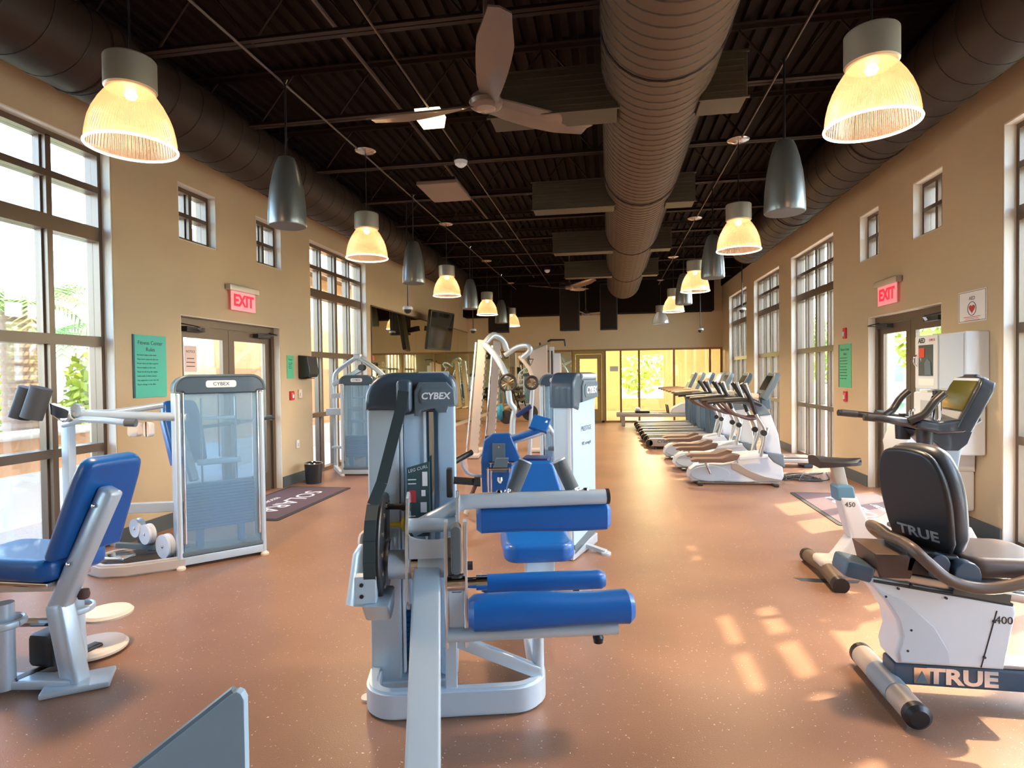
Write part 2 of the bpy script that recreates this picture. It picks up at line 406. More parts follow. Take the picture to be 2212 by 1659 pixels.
# ------------------------------------------------------------------ double doors
M_PAPER = mat('paper_white', (.85, .83, .8), .7)
M_INK = mat('ink_black', (.03, .03, .03), .6)
M_INKRED = mat('ink_red', (.55, .04, .05), .6)
def double_door(n, side, y0, y1):
    xi = XL if side == 'l' else XR; sg = -1 if side == 'l' else 1
    root = bpy.data.objects.new('door_%d' % n, None); COL.objects.link(root); root['kind'] = 'structure'
    root.location = (xi+sg*.09, y0, 0); W = y1-y0; H = ZD
    def part(name, ya, yb, za, zb, m=M_BRONZE, x0=0., x1=.11, par=root):
        me = MB().bb(sg*x0, sg*x1, ya, yb, za, zb).mesh(name); return link(name, me, m, par)
    part('frame_jamb', .012, .07, 0, H); part('frame_jamb', W-.07, W-.012, 0, H); part('frame_head', .07, W-.07, H-.10, H-.012)
    mid = W/2
    for (a, b, hs) in ((.075, mid-.004, 1), (mid+.004, W-.075, -1)):
        leaf = bpy.data.objects.new('door_leaf', None); COL.objects.link(leaf); leaf.parent = root
        part('stile', a, a+.11, .01, H-.105, M_BRONZE, .03, .075, leaf); part('stile', b-.11, b, .01, H-.105, M_BRONZE, .03, .075, leaf)
        part('top_rail', a+.11, b-.11, H-.235, H-.105, M_BRONZE, .03, .075, leaf); part('bottom_rail', a+.11, b-.11, .01, .26, M_BRONZE, .03, .075, leaf)
        part('pane', a+.11, b-.11, .26, H-.235, M_GLASS, .05, .056, leaf)
        yl = b-.055 if hs > 0 else a+.055
        # panic bar and closer
        me = MB().tube([(-sg*.05, a+.06, 1.02), (-sg*.05, b-.06, 1.02)], .022, 10).box((-sg*.01, a+.08, 1.02), (.09, .06, .07)).box((-sg*.01, b-.08, 1.02), (.09, .06, .07)).mesh('panic_bar')
        link('panic_bar', me, M_IRON, leaf)
        yc = a+.10 if hs > 0 else b-.10
        mb = MB().bb(-sg*.045, sg*.03, yc-.02 if hs > 0 else yc-.28, yc+.28 if hs > 0 else yc+.02, H-.17, H-.115)
        mb.beam((-sg*.02, yc+hs*.25, H-.16), (-sg*.16, yc+hs*.02, H-.13), .03, .012).beam((-sg*.16, yc+hs*.02, H-.125), (sg*.01, yc-hs*.06, H-.085), .025, .012)
        link('door_closer', mb.mesh('door_closer'), M_IRON, leaf)
    pl = bpy.data.lights.new('door_portal', 'AREA'); pl.shape = 'RECTANGLE'; pl.size = H; pl.size_y = W; pl.cycles.is_portal = True
    po = bpy.data.objects.new('door_portal', pl); COL.objects.link(po); po.location = (xi+sg*.27, (y0+y1)/2, H/2)
    po.rotation_euler = (0, R(90) if side == 'r' else R(-90), 0)
    return root
double_door(1, 'l', *L_DOOR); double_door(2, 'r', *R_DOOR)

# ------------------------------------------------------------------ far wall: cream band over mirror and glass partition
wf = MB().bb(XL-WT, XR+WT, YF, YF+.18, 2.33, ZT)
struct('wall_far', wf, M_WALL)
struct('trim_3', MB().bb(XL, 3.12, YF-.55, YF-.01, 3.42, ZT), M_CEIL)
part_root = bpy.data.objects.new('window_90', None); COL.objects.link(part_root); part_root['kind'] = 'structure'; part_root.name = 'window_13'
part_root.location = (0, YF, 0)
M_OAK = mat('amber_frame', (.26, .15, .055), .45)
def pb(name, x0, x1, z0, z1, m=M_OAK, y0=0., y1=.10, par=part_root):
    return link(name, MB().bb(x0, x1, y0, y1, z0, z1).mesh(name), m, par)
pb('frame_head', XL, XR, 2.27, 2.33); pb('frame_sill', XL, XR, 0, .05)
gx = [-.10, .36, .93, 2.0, 3.08, XR]
for x in (-.13, .36, .93, 2.0, 3.08, XR-.03): pb('mullion', x-.03, x+.03, .05, 2.27)
for a, b in zip(gx[:-1], gx[1:]): pb('pane', a+.03, b-.03, .05, 2.27, M_DGLASS, .04, .05)
pb('sticker', .02, .28, 1.62, 1.78, mat('frosted_vinyl', (.7, .68, .6), .6), .032, .036)
# far door
dr = bpy.data.objects.new('door_3', None); COL.objects.link(dr); dr['kind'] = 'structure'; dr.location = (0, YF, 0)
M_MUSTARD = mat('mustard_door', (.33, .23, .075), .5)
def db(name, x0, x1, z0, z1, m=M_MUSTARD, y0=0., y1=.09, par=dr): return link(name, MB().bb(x0, x1, y0, y1, z0, z1).mesh(name), m, par)
db('frame_jamb', -1.16, -1.07, 0, 2.27); db('frame_jamb', -.24, -.16, 0, 2.27); db('frame_head', -1.07, -.24, 2.18, 2.27)
db('stile', -1.065, -.93, .01, 2.175, y0=.02, y1=.07); db('stile', -.38, -.245, .01, 2.175, y0=.02, y1=.07)
db('top_rail', -.93, -.38, 2.03, 2.175, y0=.02, y1=.07); db('bottom_rail', -.93, -.38, .01, .42, y0=.02, y1=.07)
db('pane', -.93, -.38, .42, 2.03, M_DGLASS, .04, .05)
link('push_bar', MB().tube([(-1.0, -.05, 1.03), (-.3, -.05, 1.03)], .018, 8).mesh('push_bar'), M_IRON, dr)
# mirrors on far-left and left wall
mr = bpy.data.objects.new('wall_mirror', None); COL.objects.link(mr); tag(mr, 'tall frameless mirror panels covering the left wall beyond the second window', 'mirror'); mr.location = (XL, 10.95, 0)
for i in range(6):
    a = i*1.325
    obj('mirror_panel', MB().bb(.004, .014, a+.003, a+1.322, .12, 2.95), M_MIRROR, mr)
obj('mirror_edge', MB().bb(.002, .018, -.02, -.001, .10, 2.96).bb(.002, .020, -.02, 7.95, 2.95, 2.975), M_BRONZE, mr)
mf = bpy.data.objects.new('wall_mirror', None); COL.objects.link(mf); tag(mf, 'low mirror panels on the far wall left of the glazed door', 'mirror'); mf.location = (XL, YF, 0)
for i in range(3):
    a = .03+i*1.14
    obj('mirror_panel', MB().bb(a+.003, a+1.137, .05, .06, .06, 2.27), M_MIRROR, mf)
struct('wall_far_low', MB().bb(XL-WT, -1.17, YF+.061, YF+.18, 0, 2.33), M_WALL)
for i in range(1, 4): obj('mirror_trim', MB().bb(.03+i*1.14-.02, .03+i*1.14+.02, .03, .06, .05, 2.27), M_OAK, mf)
# room behind the glass
M_STUDIO = mat('studio_paint', (.66, .50, .28), .8)
struct('floor_studio', MB().bb(XL-WT, XR+2, YF+.18, 25, -.1, 0), mat('studio_floor', (.40, .22, .10), .4))
struct('wall_studio_back', MB().bb(XL, -2.6, 24.8, 25, 0, 3).bb(-1.2, .5, 24.8, 25, 0, 3).bb(2.2, 5.5, 24.8, 25, 0, 3).bb(-2.6, -1.2, 24.8, 25, 2.5, 3).bb(.5, 2.2, 24.8, 25, 2.3, 3).bb(.5, 2.2, 24.8, 25, 0, .5), M_STUDIO)
struct('wall_studio_side', MB().bb(XL-WT, XL-.1, YF+.18, 25, 0, 3), M_STUDIO)
struct('wall_studio_right', MB().bb(XR+1.8, XR+2, YF+.18, 20, 0, 3).bb(XR+1.8, XR+2, 22.4, 25, 0, 3).bb(XR+1.8, XR+2, 20, 22.4, 2.5, 3), M_STUDIO)
struct('ceiling_studio', MB().bb(XL-WT, XR+2, YF+.18, 25, 2.9, 3.0), mat('studio_ceiling', (.7, .66, .58), .8))
lf = thing('added_ceiling_light', 'round fill light added to light the room behind the glass partition', 'ceiling light', (1.4, 21.8, 2.9))  # fixtures and point lights added to brighten this room, no such source seen
obj('housing', MB().lathe([(.3, 0), (.3, -.05), (.27, -.06)], n=24), M_ALU, lf)
obj('diffuser', MB().lathe([(.27, -.055), (.2, -.09), (.0, -.1)], n=24), mat('studio_fill_glow', (1, .9, .7), .5, emit=(1, .78, .45), estr=12), lf)
pl = bpy.data.lights.new('studio_fill_light', 'POINT'); pl.energy = 130; pl.color = (1, .80, .52); pl.shadow_soft_size = .25
po = bpy.data.objects.new('studio_fill_light', pl); COL.objects.link(po); po.location = (1.4, 21.8, 2.7)
lf2 = dup(lf, (-1.6, 21.8, 2.9), label='round fill light added behind the far door')
po2 = po.copy(); COL.objects.link(po2); po2.location = (-1.6, 21.8, 2.7)

# ------------------------------------------------------------------ ceiling: ribbed deck, joists, rails
ce = struct('ceiling', MB().bb(XL-WT, XR+WT, YB, YF, ZT, ZT+.1), M_DECK)
rib = MB().poly([(-.045, 0), (.045, 0), (.032, -.05), (-.032, -.05)], 'y', YB, YF).mesh('deck_rib'); rib.materials.append(M_DECK)
n = int((XR-XL)/.1524)
for i in range(n):
    o = link('deck_rib', rib, None, ce); o.location = (XL+.12+i*.1524, 0, ZT)
JY = [YB+.8+1.45*i for i in range(30) if YB+.8+1.45*i < YF-.4]
JY = [4.35+1.45*i for i in range(-4, 10)]
def joist():
    mb = MB(); zb, zt = 4.25, ZT-.055
    for z in (zb+.02, zt-.03):
        for s in (-1, 1): mb.bb(XL+.02, XR-.02, s*.006, s*.05, z-.004, z+.004).bb(XL+.02, XR-.02, s*.006, s*.012, z, z+(.045 if z < 4.5 else -.045))
    nseg = 18; dx = (XR-XL-.1)/nseg
    for i in range(nseg):
        x0 = XL+.05+i*dx; a, b = (zb+.02, zt-.03) if i % 2 == 0 else (zt-.03, zb+.02)
        mb.tube([(x0, 0, a), (x0+dx, 0, b)], .011, 6)
    return mb.mesh('steel_joist')
jm = joist(); jm.materials.append(M_STEELDK)
for y in JY: o = link('steel_joist', jm, None, ce); o.location = (0, y, 0)
# conduits and sprinkler pipes running down the room
M_PIPE = mat('pipe_dark', (.09, .062, .052), .4, metal=.3)
for x, z, r in ((-2.87, 4.235, .011), (-1.74, 4.235, .010), (1.50, 4.235, .012), (-2.3, 4.6, .02)):
    obj('conduit', MB().tube([(x, YB, z), (x, YF-.6, z)], r, 6), M_PIPE, ce)
# ------------------------------------------------------------------ spiral ducts
def duct(name, label, x, z, r, y0, y1, m, pitch, cap=True):
    t = thing(name, label, 'duct', (x, y0, z-r))
    L = y1-y0
    prof = [(r, 0)]
    obj('duct_tube', MB().lathe([(r, 0), (r, L)], n=40, M=Matrix.Translation((0, 0, r)) @ Matrix.Rotation(-pi/2, 4, 'X')), m, t)
    k = 0; y = .02
    seam = MB()
    while y < L-.02:
        pts = [(cos(a)*(r+.001), y+pitch*a/(2*pi), r+sin(a)*(r+.001)) for a in [2*pi*i/28 for i in range(29)]]
        seam.tube(pts, .0055, 4, False); y += pitch
    obj('spiral_seam', seam, mat(m.name+'_seam', tuple(c*.42 for c in m.node_tree.nodes['Principled BSDF'].inputs['Base Color'].default_value[:3]), .6), t)
    if cap:
        obj('end_cap', MB().lathe([(r, 0), (r*.97, .05), (r*.5, .07), (0, .075)], n=40, M=Matrix.Translation((0, L, r)) @ Matrix.Rotation(-pi/2, 4, 'X')), m, t)
    for yy in [1.0+2.9*i for i in range(int(L/2.9))]:
        st = MB()
        pts = [(cos(a)*(r+.006), yy, r+sin(a)*(r+.006)) for a in [2*pi*i/24 for i in range(25)]]
        st.tube(pts, .008, 4, False, sx=1).tube([(0, yy, 2*r), (0, yy, ZT-z+r-.05)], .004, 4)
        obj('hanger_strap', st, M_STEELDK, t)
    return t
DX, DZ, DR = .385, 3.93, .42
mid_duct = duct('spiral_duct', 'large brown spiral duct hanging down the middle of the black ceiling', DX, DZ, DR, YB+.2, 15.6, M_DUCT, .115)
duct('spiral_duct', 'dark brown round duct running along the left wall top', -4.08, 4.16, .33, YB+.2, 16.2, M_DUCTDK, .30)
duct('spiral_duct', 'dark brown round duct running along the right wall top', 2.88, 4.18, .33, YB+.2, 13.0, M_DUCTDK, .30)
# side registers fed from the middle duct
M_REG = mat('register_paint', (.05, .038, .022), .5)
for y in (4.55, 7.2, 9.85, 12.45):
    for x0, x1 in ((-.92, DX-.30), (DX+.30, 1.02)):
        w_ = x1-x0; RM = Matrix.Translation(Vector(((x0+x1)/2, y, 3.60))-Vector(mid_duct.location))
        bx_ = obj('register_box', MB().rbox((0, .15, .17), (w_*.99, .30, .32), .01, M=RM), M_REG, mid_duct)
        obj('register_grille', MB().bb(-w_/2+.02, w_/2-.02, -.004, 0, .03, .31, RM), M_REG, bx_)
        fl_ = MB()
        for q in range(6): fl_.bb(-w_/2+.03, w_/2-.03, -.012, -.003, .05+q*.045, .06+q*.045, RM)
        obj('register_louvres', fl_, M_REG, bx_, kind='stuff')
        for za, zb in ((-.002, .012), (.33, .345)): obj('register_flange', MB().bb(-w_/2-.012, w_/2+.012, -.008, .012, za, zb, RM), M_REG, bx_)
# ================================================================== OUTSIDE
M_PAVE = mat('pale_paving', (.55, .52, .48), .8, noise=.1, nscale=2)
M_GRAVEL = mat('gravel', (.42, .36, .30), .9, noise=.5, nscale=60, bump=.5, bscale=60)
M_LAWN = mat('lawn', (.12, .26, .05), .9, noise=.4, nscale=20)
M_PEACH = mat('peach_stucco', (.80, .42, .20), .85, noise=.05, bump=.2, bscale=120)
M_STUCCO = mat('white_stucco', (.80, .79, .77), .85)
M_TRUNK = mat('palm_bark', (.20, .13, .08), .9, noise=.3, nscale=25, bump=.6, bscale=40)
M_LEAF = mat('leaf_green', (.16, .32, .04), .55)
M_LEAFY = mat('leaf_yellow_green', (.38, .46, .05), .55)
M_LEAFD = mat('leaf_dark', (.05, .14, .03), .6)
g = struct('ground_outside_left', MB().bb(-40, XL-WT, -8, 45, -.15, -.03), M_PAVE)
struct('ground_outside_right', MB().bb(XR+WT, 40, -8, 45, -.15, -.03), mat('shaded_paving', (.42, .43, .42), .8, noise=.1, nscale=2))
struct('ground_gravel_bed', MB().bb(-6.3, XL-WT-.01, -2, 8.5, -.04, -.005), M_GRAVEL)
struct('ground_lawn', MB().bb(8.5, 30, 2, 40, -.04, -.01), M_LAWN)
# garden wall: white plinth with peach top and cap, left
gw = thing('garden_wall', 'low peach garden wall on a white plinth outside the left windows', 'wall', (-6.75, 0, 0))
obj('plinth', MB().bb(-.2, .2, -4, 8.4, -.05, .52), M_STUCCO, gw)
obj('upper_wall', MB().bb(-.18, .18, -4, 8.4, .52, .92), M_PEACH, gw)
obj('coping', MB().rbox((0, 2.2, .95), (.5, 12.4, .07), .02), M_OFFW, gw)
# neighbouring wing beyond the left door and second window
wg = thing('building_wing', 'peach stucco wing of the building seen through the left door and window', 'building', (-7.6, 9.2, 0))
obj('base_wall', MB().bb(-1.6, .9, 0, 8, -.05, .45), M_STUCCO, wg)
obj('middle_wall', MB().bb(-1.55, .85, .02, 8, .45, 1.75), M_PEACH, wg)
obj('upper_wall', MB().bb(-1.5, .8, .04, 8, 1.75, 3.9), mat('apricot_stucco', (.85, .55, .27), .85), wg)
obj('roof_edge', MB().bb(-1.9, 1.1, -.3, 8.2, 3.9, 4.1), M_BRONZE, wg)
# paler back wing
wb = thing('building_wing', 'pale peach wall across the courtyard outside the left door', 'building', (-13.9, 15.5, 0))
obj('wall', MB().bb(-.3, .3, 0, 12, -.05, 3.4), M_PEACH, wb)
obj('parapet', MB().bb(-.36, .36, -.05, 12.05, 3.4, 3.55), M_OFFW, wb)
# pergola
M_PERG = mat('pergola_white', (.82, .82, .80), .6)
pg = thing('pergola', 'white timber pergola with slatted top outside the nearest left window', 'pergola', (-13.6, 9.5, 0))
for (x, y) in ((-1.1, -1.6), (1.1, -1.6), (-1.1, 2.6), (1.1, 2.6)): obj('post', MB().rbox((x, y, 1.35), (.16, .16, 2.8), .01), M_PERG, pg)
for x in (-1.1, 1.1): obj('beam', MB().poly([(-2.3, 2.75), (3.3, 2.75), (3.55, 2.98), (-2.55, 2.98)], 'x', x-.06, x+.06), M_PERG, pg)
rf = MB().poly([(-1.7, 3.0), (1.7, 3.0), (1.9, 3.18), (-1.9, 3.18)], 'y', -.035, .035).mesh('rafter'); rf.materials.append(M_PERG)
for i in range(13):
    o = link('rafter', rf, None, pg); o.location = (0, -2.3+i*.46, 0)
# palms, left
def frond(mb, base, yaw, length, rise, droop, wd=.05, n=9, leaf=.28):
    pts = []
    for i in range(n+1):
        t = i/n; r = length*t*(1-.15*t); z = rise*t-droop*t*t
        pts.append(Vector(base)+Vector((cos(yaw)*r, sin(yaw)*r, z)))
    for i in range(n):
        p, q = pts[i], pts[i+1]; t = (q-p).normalized(); sd = t.cross(Vector((0, 0, 1))).normalized()
        for s in (-1, 1):
            for h in (0, .5):
                b = p.lerp(q, h); L = leaf*(1-.55*abs(i/n-.35))
                tip = b+sd*s*L+t*L*.6-Vector((0, 0, L*.35))
                mb.add([b, b+t*wd*.6, tip, b-t*wd*.3], [(0, 1, 2, 3)])
    mb.tube(pts, [.012*(1-i/n)+.003 for i in range(n+1)], 4, False)
def palm(label, loc, h, r, nf, L, seed):
    rnd = random.Random(seed); t = thing('palm_tree', label, 'tree', loc)
    prof = []; z = 0; k = 0
    while z < h: prof += [(r*(1+.10*(k % 2)), z)]; z += .055; k += 1
    prof.append((r*.9, h)); obj('trunk', MB().lathe(prof, n=12), M_TRUNK, t)
    mb = MB()
    for i in range(nf): frond(mb, (0, 0, h), 2*pi*i/nf+rnd.random()*.3, L*(.8+.3*rnd.random()), .5+.9*rnd.random(), .9+.6*rnd.random())
    obj('fronds', mb, M_LEAF, t, kind='stuff'); return t
palm('palm trunk rising behind the garden wall at the left picture edge', (-8.1, 6.93, 0), 2.55, .20, 18, 1.5, 1)
palm('thin palm tree farther back in the courtyard', (-10.6, 9.6, 0), 2.4, .12, 16, 1.3, 2)
def bush(name, label, loc, rx, rz, n, m, seed, leaf=.10, cat='shrub', trunk=None):
    rnd = random.Random(seed); t = thing(name, label, cat, loc)
    mb = MB()
    for i in range(n):
        while True:
            p = Vector((rnd.uniform(-1, 1), rnd.uniform(-1, 1), rnd.uniform(-1, 1)))
            if .25 < p.length < 1: break
        c = Vector((p.x*rx, p.y*rx, (p.z+1)*rz+(trunk or 0)))
        a = Vector((rnd.gauss(0, 1), rnd.gauss(0, 1), rnd.gauss(0, 1))).normalized(); b = a.orthogonal().normalized()
        L = leaf*(.7+.7*rnd.random())
        mb.add([c-a*L, c+b*L*.4, c+a*L, c-b*L*.4], [(0, 1, 2, 3)])
    obj('foliage', mb, m, t, kind='stuff')
    st = MB()
    if trunk: st.tube([(0, 0, 0), (.05, 0, trunk*.6), (0, 0, trunk+rz)], [.09, .07, .03], 8)
    else:
        for i in range(5):
            a = 2*pi*i/5; st.tube([(0, 0, 0), (cos(a)*rx*.5, sin(a)*rx*.5, rz*1.2)], .012, 5)
    obj('stem', st, M_TRUNK, t); return t
fs = bush('flowering_shrub', 'white and yellow-green flowering shrub beyond the garden wall', (-7.75, 7.95, 0), .55, 1.1, 1300, M_LEAFY, 3)
rb_ = random.Random(14); mbf = MB()
for i in range(420):
    p = Vector((rb_.gauss(0, 1), rb_.gauss(0, 1), rb_.gauss(0, 1))).normalized()*rb_.random()**.4
    c = Vector((p.x*.34, p.y*.34, 2.0+p.z*.36)); a = Vector((rb_.gauss(0, 1), rb_.gauss(0, 1), rb_.gauss(0, 1))).normalized(); b = a.orthogonal().normalized(); L = .05+.04*rb_.random()
    mbf.add([c-a*L, c+b*L*.5, c+a*L, c-b*L*.5], [(0, 1, 2, 3)])
obj('white_blossom', mbf, mat('blossom', (.85, .82, .74), .7), fs, kind='stuff')
bush('leafy_shrub', 'dense yellow-green shrub behind the palm trunk', (-9.9, 7.5, 0), .8, 1.1, 1100, M_LEAFY, 4)
sp = thing('spiky_plant', 'small yellow-green spiky plant in the gravel by the left window', 'plant', (-5.62, 4.28, -.01))
mb = MB()
rr = random.Random(5)
for i in range(26):
    a = rr.random()*6.28; L = .25+.2*rr.random(); s = .35+.5*rr.random()
    b = Vector((.02*cos(a), .02*sin(a), 0)); tip = Vector((cos(a)*L*s, sin(a)*L*s, L)); m_ = tip*.55+Vector((0, 0, .05)); n_ = Vector((-sin(a), cos(a), 0))*.012
    mb.add([b-n_, b+n_, m_+n_*.9, m_-n_*.9, tip], [(0, 1, 2, 3), (3, 2, 4)])
obj('blades', mb, M_LEAFY, sp)
# right side: shaded neighbour building, posts, trees
nb = thing('neighbour_building', 'long pale stucco building across the walkway on the right', 'building', (13.5, -2, 0))
obj('wall', MB().bb(0, .4, 0, 40, -.05, 2.5), mat('pale_stucco', (.70, .72, .74), .85), nb)
obj('blue_band', MB().bb(-.02, .0, 0, 40, 1.98, 2.2), mat('aqua_paint', (.35, .62, .68), .7), nb)
obj('roof', MB().poly([(-.5, 2.5), (3, 2.5), (3, 3.2), (1.2, 3.2)], 'y', -.5, 40.5), M_BRONZE, nb)
M_NWIN = mat('far_window', (.16, .25, .29), .15)
for i in range(9):
    f_ = obj('window', MB().bb(-.05, .02, 3.0+i*4.1, 4.8+i*4.1, .9, 1.85), M_PERG, nb)
    obj('pane', MB().bb(-.055, -.045, 3.08+i*4.1, 4.72+i*4.1, .98, 1.77), M_NWIN, f_)
for i in range(6):
    t = thing('porch_post', 'white square porch post %s outside the right windows' % ('closest to the room front', 'second in line', 'third in line', 'fourth in line', 'fifth in line', 'farthest in line')[i], 'post', (5.6, 5.2+2.6*i, -.03), group='porch posts')
    obj('shaft', MB().rbox((0, 0, 1.4), (.16, .16, 2.8), .01), M_PERG, t); obj('foot', MB().rbox((0, 0, .1), (.24, .24, .2), .01), M_PERG, t)
    obj('brace', MB().beam((0, .05, 2.1), (0, .75, 2.75), .1, .12), M_PERG, t)
for i, (x, y, rx, rz, th) in enumerate(((9.4, 11.6, 1.0, .9, 1.3), (7.6, 14.5, 1.2, 1.1, 1.2), (7.2, 19.5, 1.2, 1.2, 1.0), (8.0, 43.0, 2.6, 2.0, 2.0), (7.3, 24.6, 1.3, 1.6, .8))):
    bush('courtyard_tree', ('small yellow-green tree outside the right door', 'yellow-green tree outside the middle right window', 'yellow-green tree outside the farthest right window', 'big tree far off at right behind the buildings', 'yellow-green tree outside the back room')[i], (x, y, 0), rx, rz, 1100, (M_LEAFY, M_LEAFY, M_LEAF, M_LEAFD, M_LEAFY)[i], 20+i, leaf=.15, cat='tree', trunk=th)
for i, (x, y) in enumerate(((-1.9, 27.5), (1.3, 27.8))):
    bush('courtyard_tree', ('sunlit yellow tree behind the far room, left', 'sunlit yellow tree behind the far room, right')[i], (x, y, 0), 1.3, 1.3, 900, M_LEAFY, 40+i, leaf=.16, cat='tree', trunk=.5)
struct('ground_outside_far', MB().bb(-40, 40, 25.1, 60, -.15, -.02), M_LAWN)
# ================================================================== CEILING FIXTURES
def lamp_shade_mat():
    m = bpy.data.materials.new('prismatic_shade'); m.use_nodes = True; t = m.node_tree; t.nodes.clear(); L = t.links.new
    tr = t.nodes.new('ShaderNodeBsdfTransparent'); tr.inputs[0].default_value = (1, .86, .68, 1)
    tl = t.nodes.new('ShaderNodeBsdfTranslucent'); tl.inputs[0].default_value = (1, .52, .29, 1)
    gl = t.nodes.new('ShaderNodeBsdfGlossy'); gl.inputs[0].default_value = (1, .95, .9, 1); gl.inputs['Roughness'].default_value = .12
    em = t.nodes.new('ShaderNodeEmission'); em.inputs[0].default_value = (1, .50, .26, 1); em.inputs[1].default_value = .06
    tc = t.nodes.new('ShaderNodeTexCoord'); sx = t.nodes.new('ShaderNodeSeparateXYZ'); at = t.nodes.new('ShaderNodeMath'); at.operation = 'ARCTAN2'
    L(tc.outputs['Object'], sx.inputs[0]); L(sx.outputs[1], at.inputs[0]); L(sx.outputs[0], at.inputs[1])
    mu = t.nodes.new('ShaderNodeMath'); mu.operation = 'MULTIPLY'; mu.inputs[1].default_value = 72; L(at.outputs[0], mu.inputs[0])
    sn = t.nodes.new('ShaderNodeMath'); sn.operation = 'SINE'; L(mu.outputs[0], sn.inputs[0])
    bp = t.nodes.new('ShaderNodeBump'); bp.inputs['Strength'].default_value = .6; bp.inputs['Distance'].default_value = .004; L(sn.outputs[0], bp.inputs['Height'])
    L(bp.outputs[0], gl.inputs['Normal']); L(bp.outputs[0], tl.inputs['Normal'])
    m1 = t.nodes.new('ShaderNodeMixShader'); m1.inputs[0].default_value = .34; L(tr.outputs[0], m1.inputs[1]); L(tl.outputs[0], m1.inputs[2])
    m2 = t.nodes.new('ShaderNodeMixShader'); m2.inputs[0].default_value = .10; L(m1.outputs[0], m2.inputs[1]); L(gl.outputs[0], m2.inputs[2])
    ad = t.nodes.new('ShaderNodeAddShader'); L(m2.outputs[0], ad.inputs[0]); L(em.outputs[0], ad.inputs[1])
    o = t.nodes.new('ShaderNodeOutputMaterial'); L(ad.outputs[0], o.inputs[0]); return m
M_SHADE = lamp_shade_mat()
M_RIM = mat('lit_rim', (1, .9, .75), .3, emit=(1, .86, .62), estr=1.1)
M_BULB = mat('bulb', (1, .9, .7), .3, emit=(1, .72, .38), estr=3)
M_COLLAR = mat('collar_grey', (.34, .33, .27), .4, metal=.4)
LZ = 2.98
def make_lamp(label, loc):
    t = thing('pendant_lamp', label, 'pendant lamp', loc, group='glass pendant lamps in two rows')
    prof = [(.24, 0), (.2385, .04), (.232, .09), (.220, .145), (.200, .20), (.172, .255), (.140, .305), (.115, .335)]
    inner = [(r-.006, z) for r, z in prof][::-1]
    s = obj('shade', MB().lathe(prof, n=48, close=False), M_SHADE, t)
    rib = MB()
    obj('rim', MB().tube([(.24*cos(2*pi*i/48), .24*sin(2*pi*i/48), 0) for i in range(49)], .008, 8, False), M_RIM, t)
    c = obj('collar', MB().lathe([(.0, .335), (.13, .335), (.14, .345), (.14, .515), (.132, .525), (0, .525)], n=32), M_COLLAR, t)
    obj('bulb', MB().lathe([(0, .285), (.025, .29), (.035, .31), (.03, .325), (.025, .335)], n=16), M_BULB, t)
    obj('cord', MB().tube([(0, 0, .525), (0, 0, 4.235-LZ)], .006, 6), M_BLACK, t)
    obj('canopy', MB().lathe([(0, 4.205-LZ), (.05, 4.205-LZ), (.11, 4.223-LZ), (.125, 4.235-LZ), (0, 4.235-LZ)], n=24), mat('canopy_metal', (.5, .47, .45), .2, metal=.9), t)
    return t
ORD = ('closest to the camera', 'second from the camera', 'third from the camera', 'fourth from the camera', 'farthest from the camera')
lamp0 = None
for row, x, y0 in (('left', -2.81, 3.12), ('right', 1.48, 3.64)):
    for i in range(5):
        lab = 'glowing ribbed-glass pendant lamp in the %s row, %s' % (row, ORD[i])
        loc = (x, y0+3.457*i, LZ)
        if row == 'right' and i == 4: lab = 'unlit clear-glass pendant lamp at the far end of the right row'
        if lamp0 is None: lamp0 = make_lamp(lab, loc)
        else:
            d = dup(lamp0, loc, label=lab)
            if row == 'right' and i == 4:
                for ch in d.children:
                    if ch.name.split('.')[0] in ('shade', 'rim', 'bulb'):
                        ch.data = ch.data.copy(); ch.data.materials[0] = MATS.get('unlit_glass') or glassy('unlit_glass', (.9, .9, .88), .2, haze=.35)
                continue
        pl = bpy.data.lights.new('lamp_light', 'POINT'); pl.energy = LAMP_W; pl.color = (1, .72, .42); pl.shadow_soft_size = .05
        po = bpy.data.objects.new('lamp_light', pl); COL.objects.link(po); po.location = (loc[0], loc[1], loc[2]+.12)
        # the reflector throws most of the lamp's light down out of the open shade
        pl = bpy.data.lights.new('lamp_downlight', 'SPOT'); pl.energy = LAMP_SPOT; pl.color = (1, .70, .42); pl.shadow_soft_size = .16; pl.spot_size = R(150); pl.spot_blend = .9
        po = bpy.data.objects.new('lamp_downlight', pl); COL.objects.link(po); po.location = (loc[0], loc[1], loc[2]+.02)
# bullet-shaped pendant speakers between the lamps
M_BULLET = mat('brushed_gunmetal', (.23, .25, .25), .32, metal=.75)
def make_speaker(label, loc):
    t = thing('pendant_speaker', label, 'speaker', loc, group='bullet-shaped pendant speakers')
    obj('housing', MB().lathe([(.158, 0), (.164, .01), (.165, .06), (.158, .2), (.142, .34), (.118, .46), (.092, .55), (.07, .60), (.04, .615), (0, .62)], n=36), M_BULLET, t)
    obj('grille', MB().lathe([(0, -.004), (.15, -.004), (.158, 0)], n=32), mat('speaker_grille', (.14, .13, .12), .7, bump=.5, bscale=400), t)
    obj('rod', MB().tube([(0, 0, .61), (0, 0, 4.235-loc[2])], .010, 6), M_BLACK, t)
    obj('hook', MB().tube([(-.025, 0, 4.22-loc[2]), (0, 0, 4.17-loc[2]), (.025, 0, 4.22-loc[2])], .006, 6), M_CHROME, t)
    return t
sp0 = None
for row, x, ys in (('left', -2.81, (4.84, 8.25, 11.8, 15.3)), ('right', 1.48, (5.31, 8.8, 12.13))):
    for i, y in enumerate(ys):
        lab = 'dark bullet-shaped pendant speaker in the %s row, %s' % (row, ('closest to the camera', 'second along', 'third along', 'fourth along')[i])
        if sp0 is None: sp0 = make_speaker(lab, (x, y, 2.93))
        else: dup(sp0, (x, y, 2.93), label=lab)
